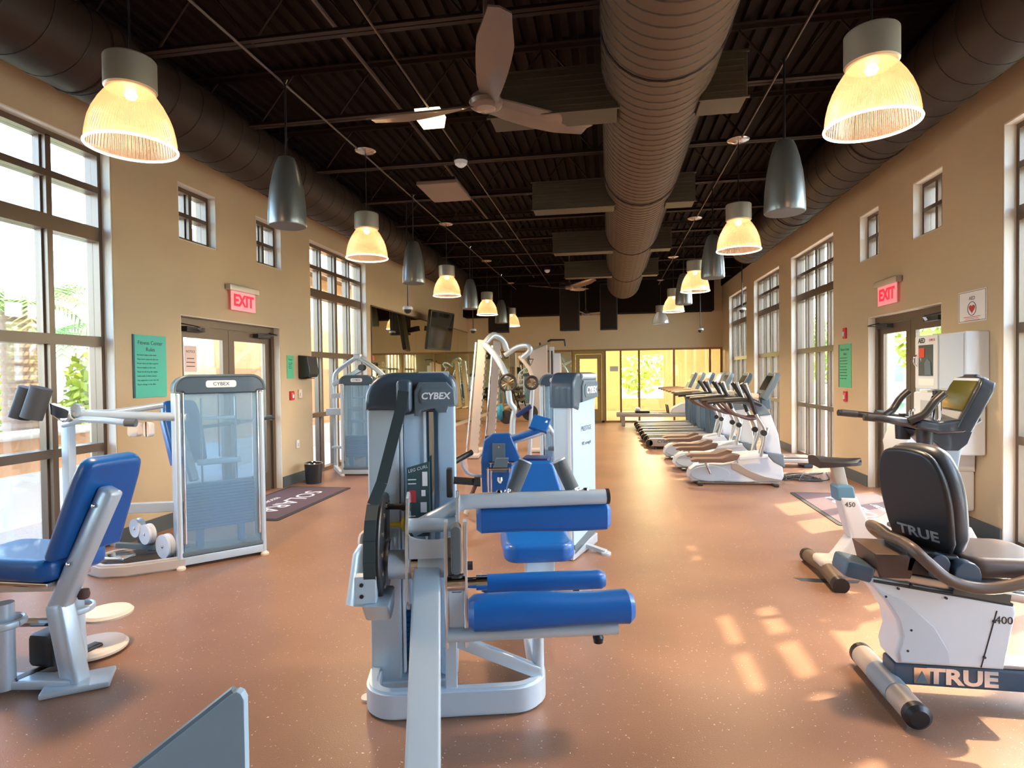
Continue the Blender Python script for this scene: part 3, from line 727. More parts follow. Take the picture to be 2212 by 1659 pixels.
# ceiling fans
M_FAN = mat('fan_brown', (.13, .088, .065), .32, coat=.3)
def make_fan(label, loc, a0, Rr=1.02):
    t = thing('ceiling_fan', label, 'ceiling fan', loc, group='three-blade ceiling fans')
    for k in range(3):
        a = a0+k*2*pi/3
        def fn(u, v, a=a):
            r = .07+u*(Rr-.07)
            wd = .085 if u < .0 else .10+.085*math.sin(min(1, u*1.15)*pi*.62)-.07*max(0, u-.72)/.28
            if u < .14: wd = .09+(wd-.09)*(u/.14)
            tw = (v-.5)*2
            x = r; y = tw*wd*.62-.03*u; z = .055*u**2+tw*(-.035+.02*u)+.015*(1-abs(tw))
            return (x*cos(a)-y*sin(a), x*sin(a)+y*cos(a), z)
        top = MB().grid(fn, 22, 8)
        n_ = len(top.v)
        low = [(x, y, z-.012-.0*0) for (x, y, z) in top.v]
        mb = MB(); mb.add(top.v, top.f, True); mb.add(low, [f[::-1] for f in top.f], True)
        nu, nv = 22, 8; rim = [j for j in range(nv+1)]+[i*(nv+1)+nv for i in range(1, nu+1)]+[nu*(nv+1)+j for j in range(nv-1, -1, -1)]+[i*(nv+1) for i in range(nu-1, 0, -1)]
        mb.add(top.v+low, [(rim[i], rim[(i+1) % len(rim)], rim[(i+1) % len(rim)]+n_, rim[i]+n_) for i in range(len(rim))], True)
        obj('blade', mb, M_FAN, t)
    obj('hub', MB().lathe([(0, -.05), (.085, -.048), (.115, -.03), (.125, .0), (.105, .04), (.06, .075), (.03, .10), (.02, .14)], n=32), M_FAN, t)
    obj('hub_cap', MB().lathe([(0, -.058), (.06, -.056), (.075, -.045)], n=28), mat('fan_cap', (.26, .19, .14), .25, coat=.4), t)
    obj('downrod', MB().tube([(0, 0, .12), (0, 0, ZT-.06-loc[2])], .014, 10), M_FAN, t)
    return t
make_fan('brown three-blade ceiling fan close to the camera', (-.87, 4.23, 3.58), R(-72))
make_fan('brown three-blade ceiling fan halfway down the room', (-.90, 13.8, 3.60), R(-50), .95)
make_fan('brown three-blade ceiling fan at the far wall', (-.67, 17.4, 3.32), R(10), .6)
# flat light panels, domes
M_LITP = mat('lit_panel', (.9, .8, .6), .5, emit=(1, .72, .42), estr=.75)
t = thing('ceiling_light_panel', 'small lit cream box under a joist behind the big fan', 'ceiling light', (-1.76, 5.76, 4.11))
obj('diffuser', MB().poly([(-.11, .02), (.11, .02), (.13, .13), (-.13, .13)], 'y', -.13, .13, .01), M_LITP, t); obj('mount', MB().bb(-.05, .05, -.05, .05, .13, .145), M_STEELDK, t)
t = thing('ceiling_access_panel', 'flat dark beige square panel hung under the joists at left', 'ceiling panel', (-2.25, 8.0, 4.13))
obj('panel', MB().rbox((0, 0, .03), (.56, .82, .05), .008), mat('beige_panel', (.19, .13, .10), .6), t); obj('frame', MB().bb(-.24, .24, -.36, -.33, .055, .11).bb(-.24, .24, .33, .36, .055, .11), M_STEELDK, t)
def dome(label, loc, cat='detector', s=1.):
    t = thing('ceiling_sensor', label, cat, loc, group='round ceiling sensors')
    obj('base', MB().lathe([(.07*s, .1*s), (.085*s, .05*s), (.085*s, .02*s), (0, .02*s)], n=20), M_IRON, t)
    obj('lens', MB().lathe([(.08*s, .02*s), (.07*s, -.02*s), (.035*s, -.05*s), (0, -.055*s)], n=20), M_WHITE, t); return t
dome('white dome sensor hanging from the middle conduit', (-1.74, 6.91, 4.14))
dome('white dome sensor farther down the middle conduit', (-1.5, 14.6, 4.14), s=.9)
# hanging dome cameras
for (x, y, z, lab) in ((-3.3, 9.36, 2.66, 'left of the second bullet speaker'), (-3.5, 14.96, 2.70, 'in front of the far wall at left'), (2.5, 16.9, 2.71, 'in front of the far wall at right'), (3.05, 14.3, 2.98, 'between the far right windows')):
    t = thing('dome_camera', 'white dome camera on a drop pole, %s' % lab, 'camera', (x, y, z), group='dome cameras on drop poles')
    obj('pole', MB().tube([(0, 0, .06), (0, 0, ZT-z)], .012, 8), M_BLACK, t)
    obj('collar', MB().lathe([(0, .07), (.07, .07), (.085, .05), (.085, .02), (0, .02)], n=20), M_WHITE, t)
    obj('dome', MB().lathe([(.065, .02), (.055, -.02), (.03, -.045), (0, -.05)], n=20), M_BLACK, t)
# black hanging loudspeakers / screens against the far wall
for (x, y, w_, h, lab) in ((-1.08, 16.5, .56, 1.35, 'left of the pair over the far door'), (.0, 16.5, .48, 1.3, 'right of the pair over the far door'), (-3.12, 16.6, .62, .75, 'behind the fourth left lamp')):
    t = thing('hanging_screen', 'black flat screen hung from the ceiling, %s' % lab, 'screen', (x, y, 2.76), group='black hanging screens')
    obj('body', MB().rbox((0, 0, h/2), (w_, .10, h), .02), M_BLACK, t)
    obj('glass', MB().bb(-w_/2+.03, w_/2-.03, -.053, -.05, .04, h-.05), mat('screen_dark', (.012, .008, .008), .25), t)
    obj('hanger', MB().tube([(0, 0, h), (0, 0, ZT-2.76)], .02, 8), M_BLACK, t)
t = thing('wall_television', 'flat television on an arm in front of the left wall mirror', 'television', (-4.2, 14.1, 2.20))
TM = Matrix.Rotation(R(-14), 4, 'Z') @ Matrix.Rotation(R(8), 4, 'Y')
obj('cabinet', MB().rbox((0, 0, .48), (.09, 1.15, .96), .02, M=TM), M_BLACK, t)
obj('picture', MB().bb(.046, .050, -.54, .54, .05, .92, TM), mat('tv_glass', (.010, .009, .008), .08), t)
obj('stand_arm', MB().beam((-.05, 0, .5), (-.33, 0, .55), .1, .12), M_BLACK, t)
# ================================================================== SIGNS AND WALL FITTINGS
M_EXIT = mat('exit_face', (.85, .45, .45), .4, emit=(1, .22, .28), estr=.10)
M_EXITL = mat('exit_letters', (.7, .008, .03), .4, emit=(1, .008, .04), estr=.30)
def exit_sign(label, x, y, sg, z):
    t = thing('exit_sign', label, 'exit sign', (x, y, z))
    obj('housing', MB().rbox((sg*.045, 0, .29), (.07, .60, .075), .008), M_ALU, t)
    obj('panel', MB().rbox((sg*.045, 0, .135), (.012, .50, .24), .003), M_EXIT, t)
    place_text('lettering', 'EXIT', .20, M_EXITL, t, (sg*.053, 0, .135), (0, sg, 0), (0, 0, 1), bold=.006)
    obj('mount', MB().bb(0, sg*.05, -.12, .12, .27, .31), M_ALU, t); return t
exit_sign('red-lit exit sign over the left double door', XL, 6.80, 1, 2.41)
exit_sign('red-lit exit sign over the right double door', XR, 7.93, -1, 2.38)
M_TEAL = mat('poster_teal', (.07, .50, .38), .5); M_GREENP = mat('poster_green', (.10, .52, .28), .5)
M_PEDGE = mat('poster_edge', (.02, .09, .12), .5)
def poster(name, label, x, sg, y0, y1, z0, z1, m, title, lines, seed, edge=False, tsz=.055):
    t = thing(name, label, 'poster', (x+sg*.001, (y0+y1)/2, z0)); W, H = y1-y0, z1-z0
    obj('sheet', MB().bb(0, sg*.006, -W/2, W/2, 0, H), m, t)
    if edge: obj('dark_edge', MB().bb(sg*.001, sg*.008, -W/2-.012*sg, -W/2+.012, 0, H) if sg > 0 else MB().bb(sg*.001, sg*.008, W/2-.012, W/2+.012, 0, H), M_PEDGE, t)
    z = H-.03
    for ln in title:
        z -= tsz*.9; place_text('lettering', ln, tsz, M_INK, t, (sg*.0066, 0, z), (0, sg, 0), (0, 0, 1), depth=.0005); z -= tsz*.3
    rnd = random.Random(seed); z -= .04
    for i, ln in enumerate(lines):
        place_text('lettering', ln, .021, M_INK, t, (sg*.0066, -sg*(W/2-.04), z), (0, sg, 0), (0, 0, 1), depth=.0005, align='LEFT'); z -= (H-.16-tsz*2.4)/max(1, len(lines))
    return t
RULES = ['No food or glass in the room', 'Wipe down equipment after use', 'Proper shoes and shirt required', 'Return weights to the racks', 'Please do not drop the weights', 'Limit cardio to thirty minutes', 'Use equipment at your own risk', 'Report damage to the office']
poster('rules_poster', 'large teal rules poster on the left wall beside the nearest window', XL, 1, 5.08, 5.51, 1.40, 2.03, M_TEAL, ['Fitness Center', 'Rules'], RULES, 1, True)
poster('rules_poster', 'green rules poster on the right wall left of the door', XR, -1, 9.13, 9.58, 1.33, 1.97, M_GREENP, ['Fitness Center', 'Rules'], RULES, 2, True)
poster('notice', 'narrow green notice on the left wall right of the door', XL, 1, 7.86, 8.04, 1.56, 1.90, M_GREENP, ['Notice'], ['Please wipe', 'machines', 'after use', 'Thank you'], 3, False, .035)
t = poster('aed_sign', 'white AED sign with a red heart on the right wall', XR, -1, 6.06, 6.50, 2.04, 2.34, M_PAPER, ['AED'], [], 4, False, .05)
hm = MB(); hp = [(.016*16*math.sin(a)**3/16*3.2, (.05*(13*cos(a)-5*cos(2*a)-2*cos(3*a)-cos(4*a))/16)) for a in [2*pi*i/28 for i in range(28)]]
obj('heart', MB().poly([(p[0]*.9, .127+p[1]*.9) for p in hp], 'x', -.0085, -.006), M_INKRED, t)
obj('ring', MB().tube([(-.007, .065*cos(2*pi*i/32), .127+.065*sin(2*pi*i/32)) for i in range(33)], .003, 5, False), M_INK, t)
obj('print_lines', MB().bb(-.0075, -.006, -.13, .13, .045, .05).bb(-.0075, -.006, -.1, .1, .03, .034).bb(-.0075, -.006, -.12, .12, .015, .019), M_INKRED, t, kind='stuff')
obj('border', MB().bb(-.0075, -.006, -.21, -.205, .01, .29).bb(-.0075, -.006, .205, .21, .01, .29).bb(-.0075, -.006, -.21, .21, .008, .012).bb(-.0075, -.006, -.21, .21, .288, .292), M_INK, t, kind='stuff')
# papers taped to the left door glass
for (y, z, w_, h, m, lab, ttl) in ((6.05, 1.66, .20, .30, mat('pink_paper', (.72, .55, .50), .7), 'pinkish notice taped to the left leaf of the left door', 'NOTICE'), (6.32, 1.48, .16, .14, M_PAPER, 'small white notice taped low on the left leaf of the left door', 'PULL'), (7.05, 1.48, .15, .14, mat('rose_paper', (.62, .38, .36), .7), 'small red notice taped to the right leaf of the left door', 'PULL')):
    t = thing('door_notice', lab, 'notice', (XL-.135, y, z)); obj('sheet', MB().bb(0, .004, -w_/2, w_/2, 0, h), m, t)
    place_text('lettering', ttl, .04, M_INK, t, (.0045, 0, h*.78), (0, 1, 0), (0, 0, 1), depth=.0004)
    obj('print_lines', MB().bb(.004, .0045, -w_*.35, w_*.35, h*.2, h*.23).bb(.004, .0045, -w_*.35, w_*.35, h*.35, h*.38).bb(.004, .0045, -w_*.3, w_*.3, h*.5, h*.53), M_INK, t, kind='stuff')
# dispenser, switches, alarms
t = thing('towel_dispenser', 'glossy black towel dispenser on the left wall', 'dispenser', (XL, 8.32, 1.56))
obj('cover', MB().poly([(0, 0), (.16, .02), (.19, .08), (.15, .33), (0, .35)], 'y', -.15, .15, .02, 3), M_BLACK, t)
obj('window', MB().poly([(.162, .12), (.172, .12), (.155, .25), (.146, .25)], 'y', -.07, .07), mat('smoked_plastic', (.03, .03, .035), .08), t)
obj('slot', MB().bb(.02, .13, -.12, .12, -.006, .004), M_IRON, t)
M_RED = mat('alarm_red', (.60, .02, .03), .4)
def wall_plate(name, label, x, sg, y, z, w_, h, m, txt=None, tm=None, knob=None, cat='switch'):
    t = thing(name, label, cat, (x, y, z-h/2))
    obj('plate', MB().rbox((sg*.012, 0, h/2), (.024, w_, h), .006), m, t)
    if txt: place_text('lettering', txt, h*.2, tm, t, (sg*.0245, 0, h*.72), (0, sg, 0), (0, 0, 1), depth=.0006)
    if knob: obj(knob, MB().rbox((sg*.03, 0, h*.42), (.014, w_*.35, h*.4), .004), tm, t)
    return t
wall_plate('fire_alarm_pull', 'red fire alarm pull on the left wall', XL, 1, 7.97, 1.31, .11, .13, M_RED, 'FIRE', M_WHITE, 'handle', 'fire alarm')
wall_plate('light_switch', 'white switch plate beside the red pull on the left wall', XL, 1, 8.20, 1.33, .085, .13, M_OFFW, None, M_WHITE, 'rocker')
wall_plate('wall_outlet', 'white outlet low on the left wall near the mat', XL, 1, 8.10, .58, .075, .12, M_WHITE, None, M_OFFW, 'socket', 'outlet')
wall_plate('fire_alarm_strobe', 'red alarm strobe high on the right wall left of the door', XR, -1, 9.35, 2.13, .11, .16, M_RED, None, M_WHITE, 'strobe', 'fire alarm')
wall_plate('fire_alarm_pull', 'red fire alarm pull under the green poster', XR, -1, 9.33, 1.20, .11, .15, M_RED, 'FIRE', M_WHITE, 'handle', 'fire alarm')
# AED cabinet
t = thing('aed_cabinet', 'white AED cabinet on the right wall', 'cabinet', (XR, 6.46, 1.38))
obj('body', MB().rbox((-.10, 0, .28), (.20, .88, .56), .012), M_WHITE, t)
d_ = obj('door', MB().poly(rrect(.0, .43, .01, .55, .01), 'x', -.215, -.20), M_WHITE, t)
obj('door_glass', MB().bb(-.218, -.214, .08, .36, .14, .46), mat('cabinet_glass', (.10, .12, .12), .08), d_)
obj('handle', MB().tube(smooth_path([(-.215, .395, .24), (-.245, .39, .27), (-.245, .39, .33), (-.215, .395, .36)]), .008, 8), M_CHROME, d_)
obj('red_kit', MB().rbox((-.221, .29, .38), (.008, .11, .10), .004), mat('kit_red', (.62, .07, .04), .5), d_)
obj('device', MB().poly([(.10, .15), (.22, .15), (.23, .27), (.17, .32), (.11, .28)], 'x', -.226, -.218), M_CAP2, d_)
place_text('lettering', 'AED', .07, M_INK, d_, (-.217, .30, .505), (0, -1, 0), (0, 0, 1), depth=.0006, bold=.002)
place_text('lettering', 'CHECK', .035, M_INKRED, d_, (-.217, .10, .505), (0, -1, 0), (0, 0, 1), depth=.0006)
obj('label', MB().bb(-.217, -.2155, .06, .36, .04, .11), M_PAPER, d_)
sd = obj('side_panel', MB().rbox((-.205, -.22, .28), (.01, .40, .52), .004), mat('pale_blue_enamel', (.55, .67, .80), .4), t)
# ================================================================== GYM MACHINES
M_FROST = glassy('frosted_shroud', (.85, .94, 1.0), .05, .2, haze=.25, hazecol=(.38, .60, .78))
M_STACK = mat('weight_stack_blue', (.03, .22, .45), .45)
M_TEXTW = mat('badge_white', (.85, .88, .9), .4)
M_PLACARD = mat('placard_teal', (.035, .09, .10), .45)
def ribbon(mb, path, w_, z0, z1, r=.008, M=None):
    """bar of width w_ following a floor path between heights z0 and z1"""
    P = [Vector((p[0], p[1])) for p in path]; P = [p for i, p in enumerate(P) if i == 0 or (p-P[i-1]).length > 1e-5]; Lp = []; Rp = []
    for i, p in enumerate(P):
        a = P[max(0, i-1)]; b = P[min(len(P)-1, i+1)]; t = (b-a).normalized(); n_ = Vector((-t.y, t.x))
        Lp.append(p+n_*w_/2); Rp.append(p-n_*w_/2)
    n = len(P)
    vs = [(q.x, q.y, z) for z in (z0, z1) for q in Lp+Rp]
    m = 2*n; fs = []
    for i in range(n-1):
        fs += [(i, i+1, n+i+1, n+i), (m+i, m+n+i, m+n+i+1, m+i+1), (i, m+i, m+i+1, i+1), (n+i, n+i+1, m+n+i+1, m+n+i)]
    fs += [(0, n, m+n, m), (n-1, m+n-1, m+2*n-1, 2*n-1)]
    b = bmesh.new(); bv = [b.verts.new(v) for v in vs]
    for f in fs: b.faces.new([bv[i] for i in f])
    bmesh.ops.recalc_face_normals(b, faces=b.faces)
    if r:
        ed = [e for e in b.edges if len(e.link_faces) == 2 and abs(e.verts[0].co.z-e.verts[1].co.z) < 1e-6 and e.calc_face_angle(0) > 1]
        bmesh.ops.bevel(b, geom=ed, offset=r, segments=2, affect='EDGES', clamp_overlap=True)
    return mb.bm(b, True, M)
def cushion(mb, c, d, r, M=None, sag=0., seg=3):
    """upholstered pad: bevelled block with a slightly crowned skin"""
    b = bmesh.new(); bmesh.ops.create_cube(b, size=1); bmesh.ops.scale(b, vec=d, verts=b.verts)
    bmesh.ops.bevel(b, geom=b.edges[:], offset=min(r, min(d)*.48), segments=seg, affect='EDGES')
    bmesh.ops.subdivide_edges(b, edges=[e for e in b.edges if e.calc_length() > max(d)*.4], cuts=5, use_grid_fill=True)
    for v in b.verts:
        x = v.co.x/(d[0]/2)
        if sag and v.co.z < 0: v.co.z += sag*(1-x*x)
    bmesh.ops.translate(b, vec=c, verts=b.verts); return mb.bm(b, True, M)
def arch(u0, u1, z0, z1, r, n=7): return [(u0, z0), (u1, z0)]+arc(u1-r, z1-r, r, 0, 90, n)+arc(u0+r, z1-r, r, 90, 180, n)
def badge(parent, txt, pos, size, xd, yd, back=None):
    o = None
    if back:
        x, y = Vector(xd).normalized(), Vector(yd).normalized(); z = x.cross(y)
        MM = Matrix((x, y, z)).transposed().to_4x4(); MM.translation = Vector(pos)
        o = obj('badge', MB().poly(rrect(-back[0]/2, back[0]/2, -back[1]/2, back[1]/2, back[1]*.3), 'z', -.002, .004, M=MM), M_CAP2, parent)
        pos = Vector(pos)+z*.005
    return place_text('badge_lettering', txt, size, M_TEXTW, parent if o is None else o, pos, xd, yd, bold=size*.03, shear=.15)
def stack(t, x0, x1, y0, y1, z0, n, h=.026):
    me = MB().rbox(((x0+x1)/2, (y0+y1)/2, 0), (x1-x0, y1-y0, h-.003), .004, 1).mesh('weight_plate'); me.materials.append(M_STACK)
    for i in range(n):
        o = link('weight_plate', me, None, t); o.location = (0, 0, z0+h*(i+.5))
    ym = (y0+y1)/2
    for x in (x0+(x1-x0)*.25, x0+(x1-x0)*.75): obj('guide_rod', MB().tube([(x, ym, .06), (x, ym, 1.42)], .009, 8), M_CHROME, t)

# ---------------- leg curl machine in the foreground
t = thing('leg_curl_machine', 'silver seated leg curl machine with blue pads in the centre foreground', 'gym machine', (-.75, 2.75, 0), R(14))
obj('tower_column', MB().rbox((-.35, .26, .735), (.155, .31, 1.39), .02), M_SILVER, t)
obj('tower_back_panel', MB().rbox((-.14, .40, .735), (.27, .03, 1.39), .008), M_PANEL, t)
obj('tower_panel', MB().rbox((-.20, .19, .93), (.105, .10, 1.0), .01), M_PANEL, t)
obj('tower_panel', MB().rbox((-.035, .23, .76), (.085, .26, 1.36), .012), M_PANEL, t)
obj('tower_groove', MB().rbox((-.115, .20, .76), (.03, .04, 1.3), .005), M_CHROME, t)
for x in (-.262, -.145): obj('tower_trim', MB().rbox((x, .15, .76), (.014, .05, 1.34), .004), M_WHITE, t)
stack(t, -.265, -.09, .24, .37, .09, 10)
obj('tower_foot', MB().rbox((-.22, .25, .04), (.44, .34, .06), .01), M_SILVER, t)
obj('floor_tab', MB().poly(rrect(-.47, -.36, .03, .10, .03), 'z', 0, .012), M_OFFW, t)
obj('tower_cap', MB().poly([(-.435, 1.425), (-.30, 1.425), (-.26, 1.395), (-.235, 1.395)]+[(.02, 1.44)]+arc(-.06, 1.53, .08, 0, 90, 6)+arc(-.295, 1.47, .14, 90, 180, 8), 'y', .085, .43, .03, 3), M_CAP, t)
obj('cap_face', MB().poly([(-.17, 1.395), (-.155, 1.42), (-.09, 1.43), (-.075, 1.41), (-.03, 1.41), (-.02, 1.44), (.012, 1.445), (.008, 1.52), (-.03, 1.56), (-.165, 1.56), (-.19, 1.52), (-.19, 1.395)], 'y', .045, .10, .012, 2), M_CAP2, t)
obj('cap_roll', MB().cyl((-.17, .12, 1.585), (-.02, .12, 1.585), .028, 20), M_SILVER, t)
badge(t, 'CYBEX', (-.085, .044, 1.492), .045, (1, 0, 0), (0, 0, 1), (.15, .07))
obj('pulley_housing', MB().rbox((-.235, .06, 1.495), (.075, .10, .16), .022, 3), M_CAP, t)
bl = MB(); bp_ = [(-.235, .005, 1.52), (-.245, .0, 1.45), (-.33, -.10, 1.10)]+[(-.33-.035, -.02-.258*cos(a_), .785+.258*sin(a_)) for a_ in [R(q) for q in (60, 40, 20, 0, -15, -25)]]
for a_, b_ in zip(bp_[:-1], bp_[1:]): bl.beam(a_, b_, .052, .008, up=(0, -1, .2))
obj('drive_belt', bl, M_BELT, t)
RX = Matrix.Rotation(pi/2, 4, 'Y')
def xdisc(mb, u, v, z, r, w_, n=40, bev=.006): return mb.lathe([(0, -w_/2), (r-bev, -w_/2), (r, -w_/2+bev), (r, w_/2-bev), (r-bev, w_/2), (0, w_/2)], n=n, M=Matrix.Translation((u, v, z)) @ RX)
obj('cam_disc', xdisc(MB(), -.345, -.02, .785, .25, .045), M_BLACK, t, 'glossy black cam disc')
dh = MB()
for k in range(9):
    a_ = R(20+k*26); dh.cyl((-.322, -.02+.2*cos(a_), .785+.2*sin(a_)), (-.312, -.02+.2*cos(a_), .785+.2*sin(a_)), .013, 10)
obj('disc_holes', dh, M_CHROME, t, kind='stuff')
obj('disc_hub', xdisc(MB(), -.315, -.02, .75, .075, .03), M_CHROME, t)
obj('selector_pin', MB().cyl((-.33, -.02, .97), (-.21, -.04, .97), .014).cyl((-.245, -.035, .97), (-.205, -.04, .97), .02), M_BLACK, t)
obj('yellow_knob', MB().lathe([(0, .05), (.012, .05), (.012, 0), (.034, -.004), (.034, -.012), (0, -.014)], n=18, M=Matrix.Translation((-.25, -.05, .89)) @ Matrix.Rotation(-pi/2, 4, 'Y')), mat('yellow_plastic', (.75, .62, .05), .4), t)
obj('belt_clamp', MB().rbox((-.385, -.24, .66), (.095, .06, .12), .006), M_SILVER, t)
obj('clamp_bolt', MB().cyl((-.40, -.275, .685), (-.40, -.262, .685), .009, 8), M_BLACK, t); obj('clamp_bolt', MB().cyl((-.40, -.275, .635), (-.40, -.262, .635), .009, 8), M_BLACK, t)
obj('cam_shroud', MB().poly([(-.30, .60), (-.05, .60), (-.10, .52), (-.20, .50)], 'x', -.40, -.28, .015), M_SILVER, t)
obj('counterweight', MB().tube([(-.43, .06, .76), (-.44, .04, .72), (-.455, .0, .50)], [.04, .055, .068], 20), M_SILVER, t)
obj('counterweight_arm', MB().tube(smooth_path([(-.38, .08, .80), (-.445, .08, .815), (-.455, .06, .77), (-.43, .06, .73)]), .018, 10), M_OFFW, t)
obj('pivot_tube', MB().cyl((-.30, -.10, .715), (.02, -.10, .715), .066, 28), M_SILVER, t)
obj('pivot_collar', MB().cyl((-.195, -.10, .715), (-.165, -.10, .715), .071, 28), M_CHROME, t)
for u in (-.215, .018): obj('side_plate', MB().poly([(-.16, .56), (-.10, .50), (-.02, .60), (.0, .80), (.02, 1.02), (-.03, 1.04), (-.09, 1.02), (-.17, .80)], 'x', u-.008, u+.008, .004), M_BRIGHT, t)
obj('saddle_plate', MB().poly([(-.205, .755), (.01, .755), (.01, .87)]+[(-.0975+.1075*cos(R(q)), .87-.03*math.sin(R(q))) for q in range(20, 180, 20)]+[(-.205, .87)], 'y', -.16, -.145, .003), M_SILVER, t)
obj('cross_tube', MB().cyl((-.21, -.08, .89), (.012, -.08, .89), .034, 20), M_SILVER, t)
obj('thigh_bar', MB().tube([(-.20, -.05, .862), (-.06, -.05, .93), (.04, -.05, .985), (.09, -.05, .99), (.735, -.05, .995)], .037, 16), M_SILVER, t)
obj('bar_end_cap', MB().cyl((.735, -.05, .995), (.752, -.05, .995), .038, 16), M_BLACK, t)
obj('adjust_latch', MB().rbox((-.02, .02, 1.07), (.03, .06, .14), .008).cyl((0, .02, 1.08), (.10, .02, 1.07), .018).cyl((.10, .02, 1.07), (.13, .02, 1.07), .024), M_IRON, t)
for a_, b_ in (((.288, -.02, 1.03), (.35, 0, 1.165)), ((.579, -.02, 1.03), (.518, 0, 1.165))):
    h_ = obj('hand_grip', MB().cyl(a_, b_, .034, 20), M_GRIP, t)
    A, B = Vector(a_), Vector(b_); d_ = (B-A).normalized()
    obj('grip_end', MB().cyl(B, B+d_*.007, .033, 20), M_WHITE, h_); obj('grip_collar', MB().cyl(A-d_*.018, A+d_*.004, .026, 16).cyl(A-d_*.022, A-d_*.012, .04, 16), M_CHROME, h_)
    obj('bar_bolt', MB().lathe([(.016, 0), (.012, .008), (0, .01)], n=10, M=Matrix.Translation((a_[0]-.07 if a_[0] < .4 else a_[0]+.06, -.05, 1.03))), M_CHROME, t)
THIGH = None
for u in (-.035, .052): obj('swing_plate', MB().poly([(-.225, .365), (-.175, .365), (-.165, .60), (-.14, .93), (-.20, .93), (-.225, .6)], 'x', u-.009, u+.009, .004), M_BRIGHT, t)
obj('swing_web', MB().poly([(-.026, .40), (.043, .40), (.043, .63), (.03, .615), (-.01, .615), (-.026, .63)], 'y', -.215, -.185, .004), M_SILVER, t)
obj('shin_stop', MB().poly(rrect(-.012, .035, .70, .92, .022), 'y', -.24, -.15, .01), M_GRIP, t)
obj('swing_sleeve', MB().cyl((-.03, -.20, .655), (.05, -.20, .655), .04, 20), M_CHROME, t)
obj('pull_pin', MB().cyl((.05, -.17, .64), (.12, -.17, .64), .026, 16).cyl((.10, -.17, .64), (.15, -.17, .64), .035, 18), M_CHROME, t)
obj('pin_knob', MB().cyl((.06, -.17, .72), (.085, -.17, .72), .02, 12), M_BLACK, t)
obj('roller_bar', MB().cyl((-.03, -.22, .425), (.745, -.22, .425), .031, 20), M_SILVER, t)
obj('bar_knob', MB().lathe([(0, -.03), (.022, -.025), (.026, 0), (.015, .02)], n=14, M=Matrix.Translation((.655, -.22, .385))), M_BLACK, t)
def roller(name, u0, u1, v, z, ry, rz_, wave=0., sq=.8):
    mb = MB(); N = 30; n = 20
    def fn(i, j):
        x = u0+(u1-u0)*i; s = 1.
        e = min(i, 1-i)*(u1-u0)
        if e < .02: s = math.sqrt(max(.0, 1-((.02-e)/.02)**2))*.25+.75
        a = 2*pi*j; k = 1+wave*math.sin(2*pi*i*1.0)*.5
        ca, sa = cos(a), sin(a); ca = math.copysign(abs(ca)**sq, ca); sa = math.copysign(abs(sa)**sq, sa)
        return (x, v+ry*s*ca, z+rz_*s*k*sa)
    mb.grid(fn, N, n)
    for u, nm in ((0, 0), (1, 1)): mb.add([fn(u, j/n) for j in range(n)], [list(range(n)) if u else list(range(n))[::-1]])
    return obj(name, mb, M_BLUE, t)
roller('thigh_pad', .108, .768, .03, .888, .08, .066, -.10, .45)
roller('ankle_pad', .062, .805, -.25, .535, .085, .072, .18)
roller('calf_pad', .13, .77, .13, .525, .05, .046)
for u in (.20, .33, .62): obj('pad_bracket', MB().rbox((u, .13, .47), (.03, .03, .06), .004), M_IRON, t)
obj('calf_pad_bar', MB().rbox((.40, .14, .445), (.62, .04, .03), .006), M_SILVER, t)
obj('front_strut', MB().beam((-.128, -.06, .72), (-.10, -.97, .03), .125, .125, r=.012), M_SILVER, t)
obj('front_foot', MB().rbox((-.10, -.98, .012), (.30, .12, .024), .006), M_SILVER, t)
bsm = MB(); ribbon(bsm, [(-.40, .12), (-.40, .02)]+arc(-.28, .0, .12, 180, 270, 8)+[(0, -.12), (.27, -.12)]+arc(.27, .02, .14, -90, 0, 8)+[(.41, .4), (.43, .95)], .06, .005, .135, .012)
obj('base_frame', bsm, M_SILVER, t)
obj('base_post', MB().rbox((-.02, -.10, .26), (.055, .06, .28), .008), M_SILVER, t)
obj('seat_post', MB().tube([(.40, -.03, .12), (.40, -.03, .41)], .028, 14), M_SILVER, t)
obj('base_brace', MB().beam((-.01, -.08, .345), (.40, -.04, .145), .05, .06, r=.012), M_SILVER, t)
obj('seat_rail', MB().rbox((.49, .52, .36), (.10, 1.0, .07), .01), M_SILVER, t)
obj('seat_support', MB().rbox((.49, .62, .445), (.17, .12, .11), .008), M_SILVER, t)
obj('seat_support', MB().rbox((.49, .95, .2), (.10, .10, .36), .008), M_SILVER, t)
obj('rear_base', MB().rbox((.45, .98, .04), (.5, .09, .07), .02), M_SILVER, t)
obj('seat_cushion', MB().poly(rrect(.275, .70, .52, .98, .09, 6), 'z', .485, .60, .035, 3), M_BLUE, t)
BM = Matrix.Translation((.515, 1.02, .58)) @ Matrix.Rotation(R(-14), 4, 'X')
obj('backrest', MB().poly([(-.21, 0), (.21, 0), (.205, .18)]+arc(.10, .38, .05, 20, 90, 4)+arc(-.10, .38, .05, 90, 160, 4)+[(-.205, .18)], 'y', -.05, .05, .03, 3, M=BM), M_BLUE, t)
pc = obj('placard', MB().poly([(-.055, -.20), (.055, -.20), (.055, .17), (-.055, .14)], 'y', -.006, .006, .004, M=Matrix.Translation((-.175, .06, 1.0))), M_PLACARD, t)
obj('placard_figure', MB().bb(-.155, -.13, .05, .053, 1.05, 1.12).bb(-.165, -.135, .05, .053, .92, .97).bb(-.16, -.14, .05, .053, 1.0, 1.03), M_TEXTW, pc, kind='stuff')
place_text('placard_lettering', 'LEG CURL', .022, M_TEXTW, pc, (-.175, .0525, 1.135), (1, 0, .25), (0, 0, 1), depth=.0005)
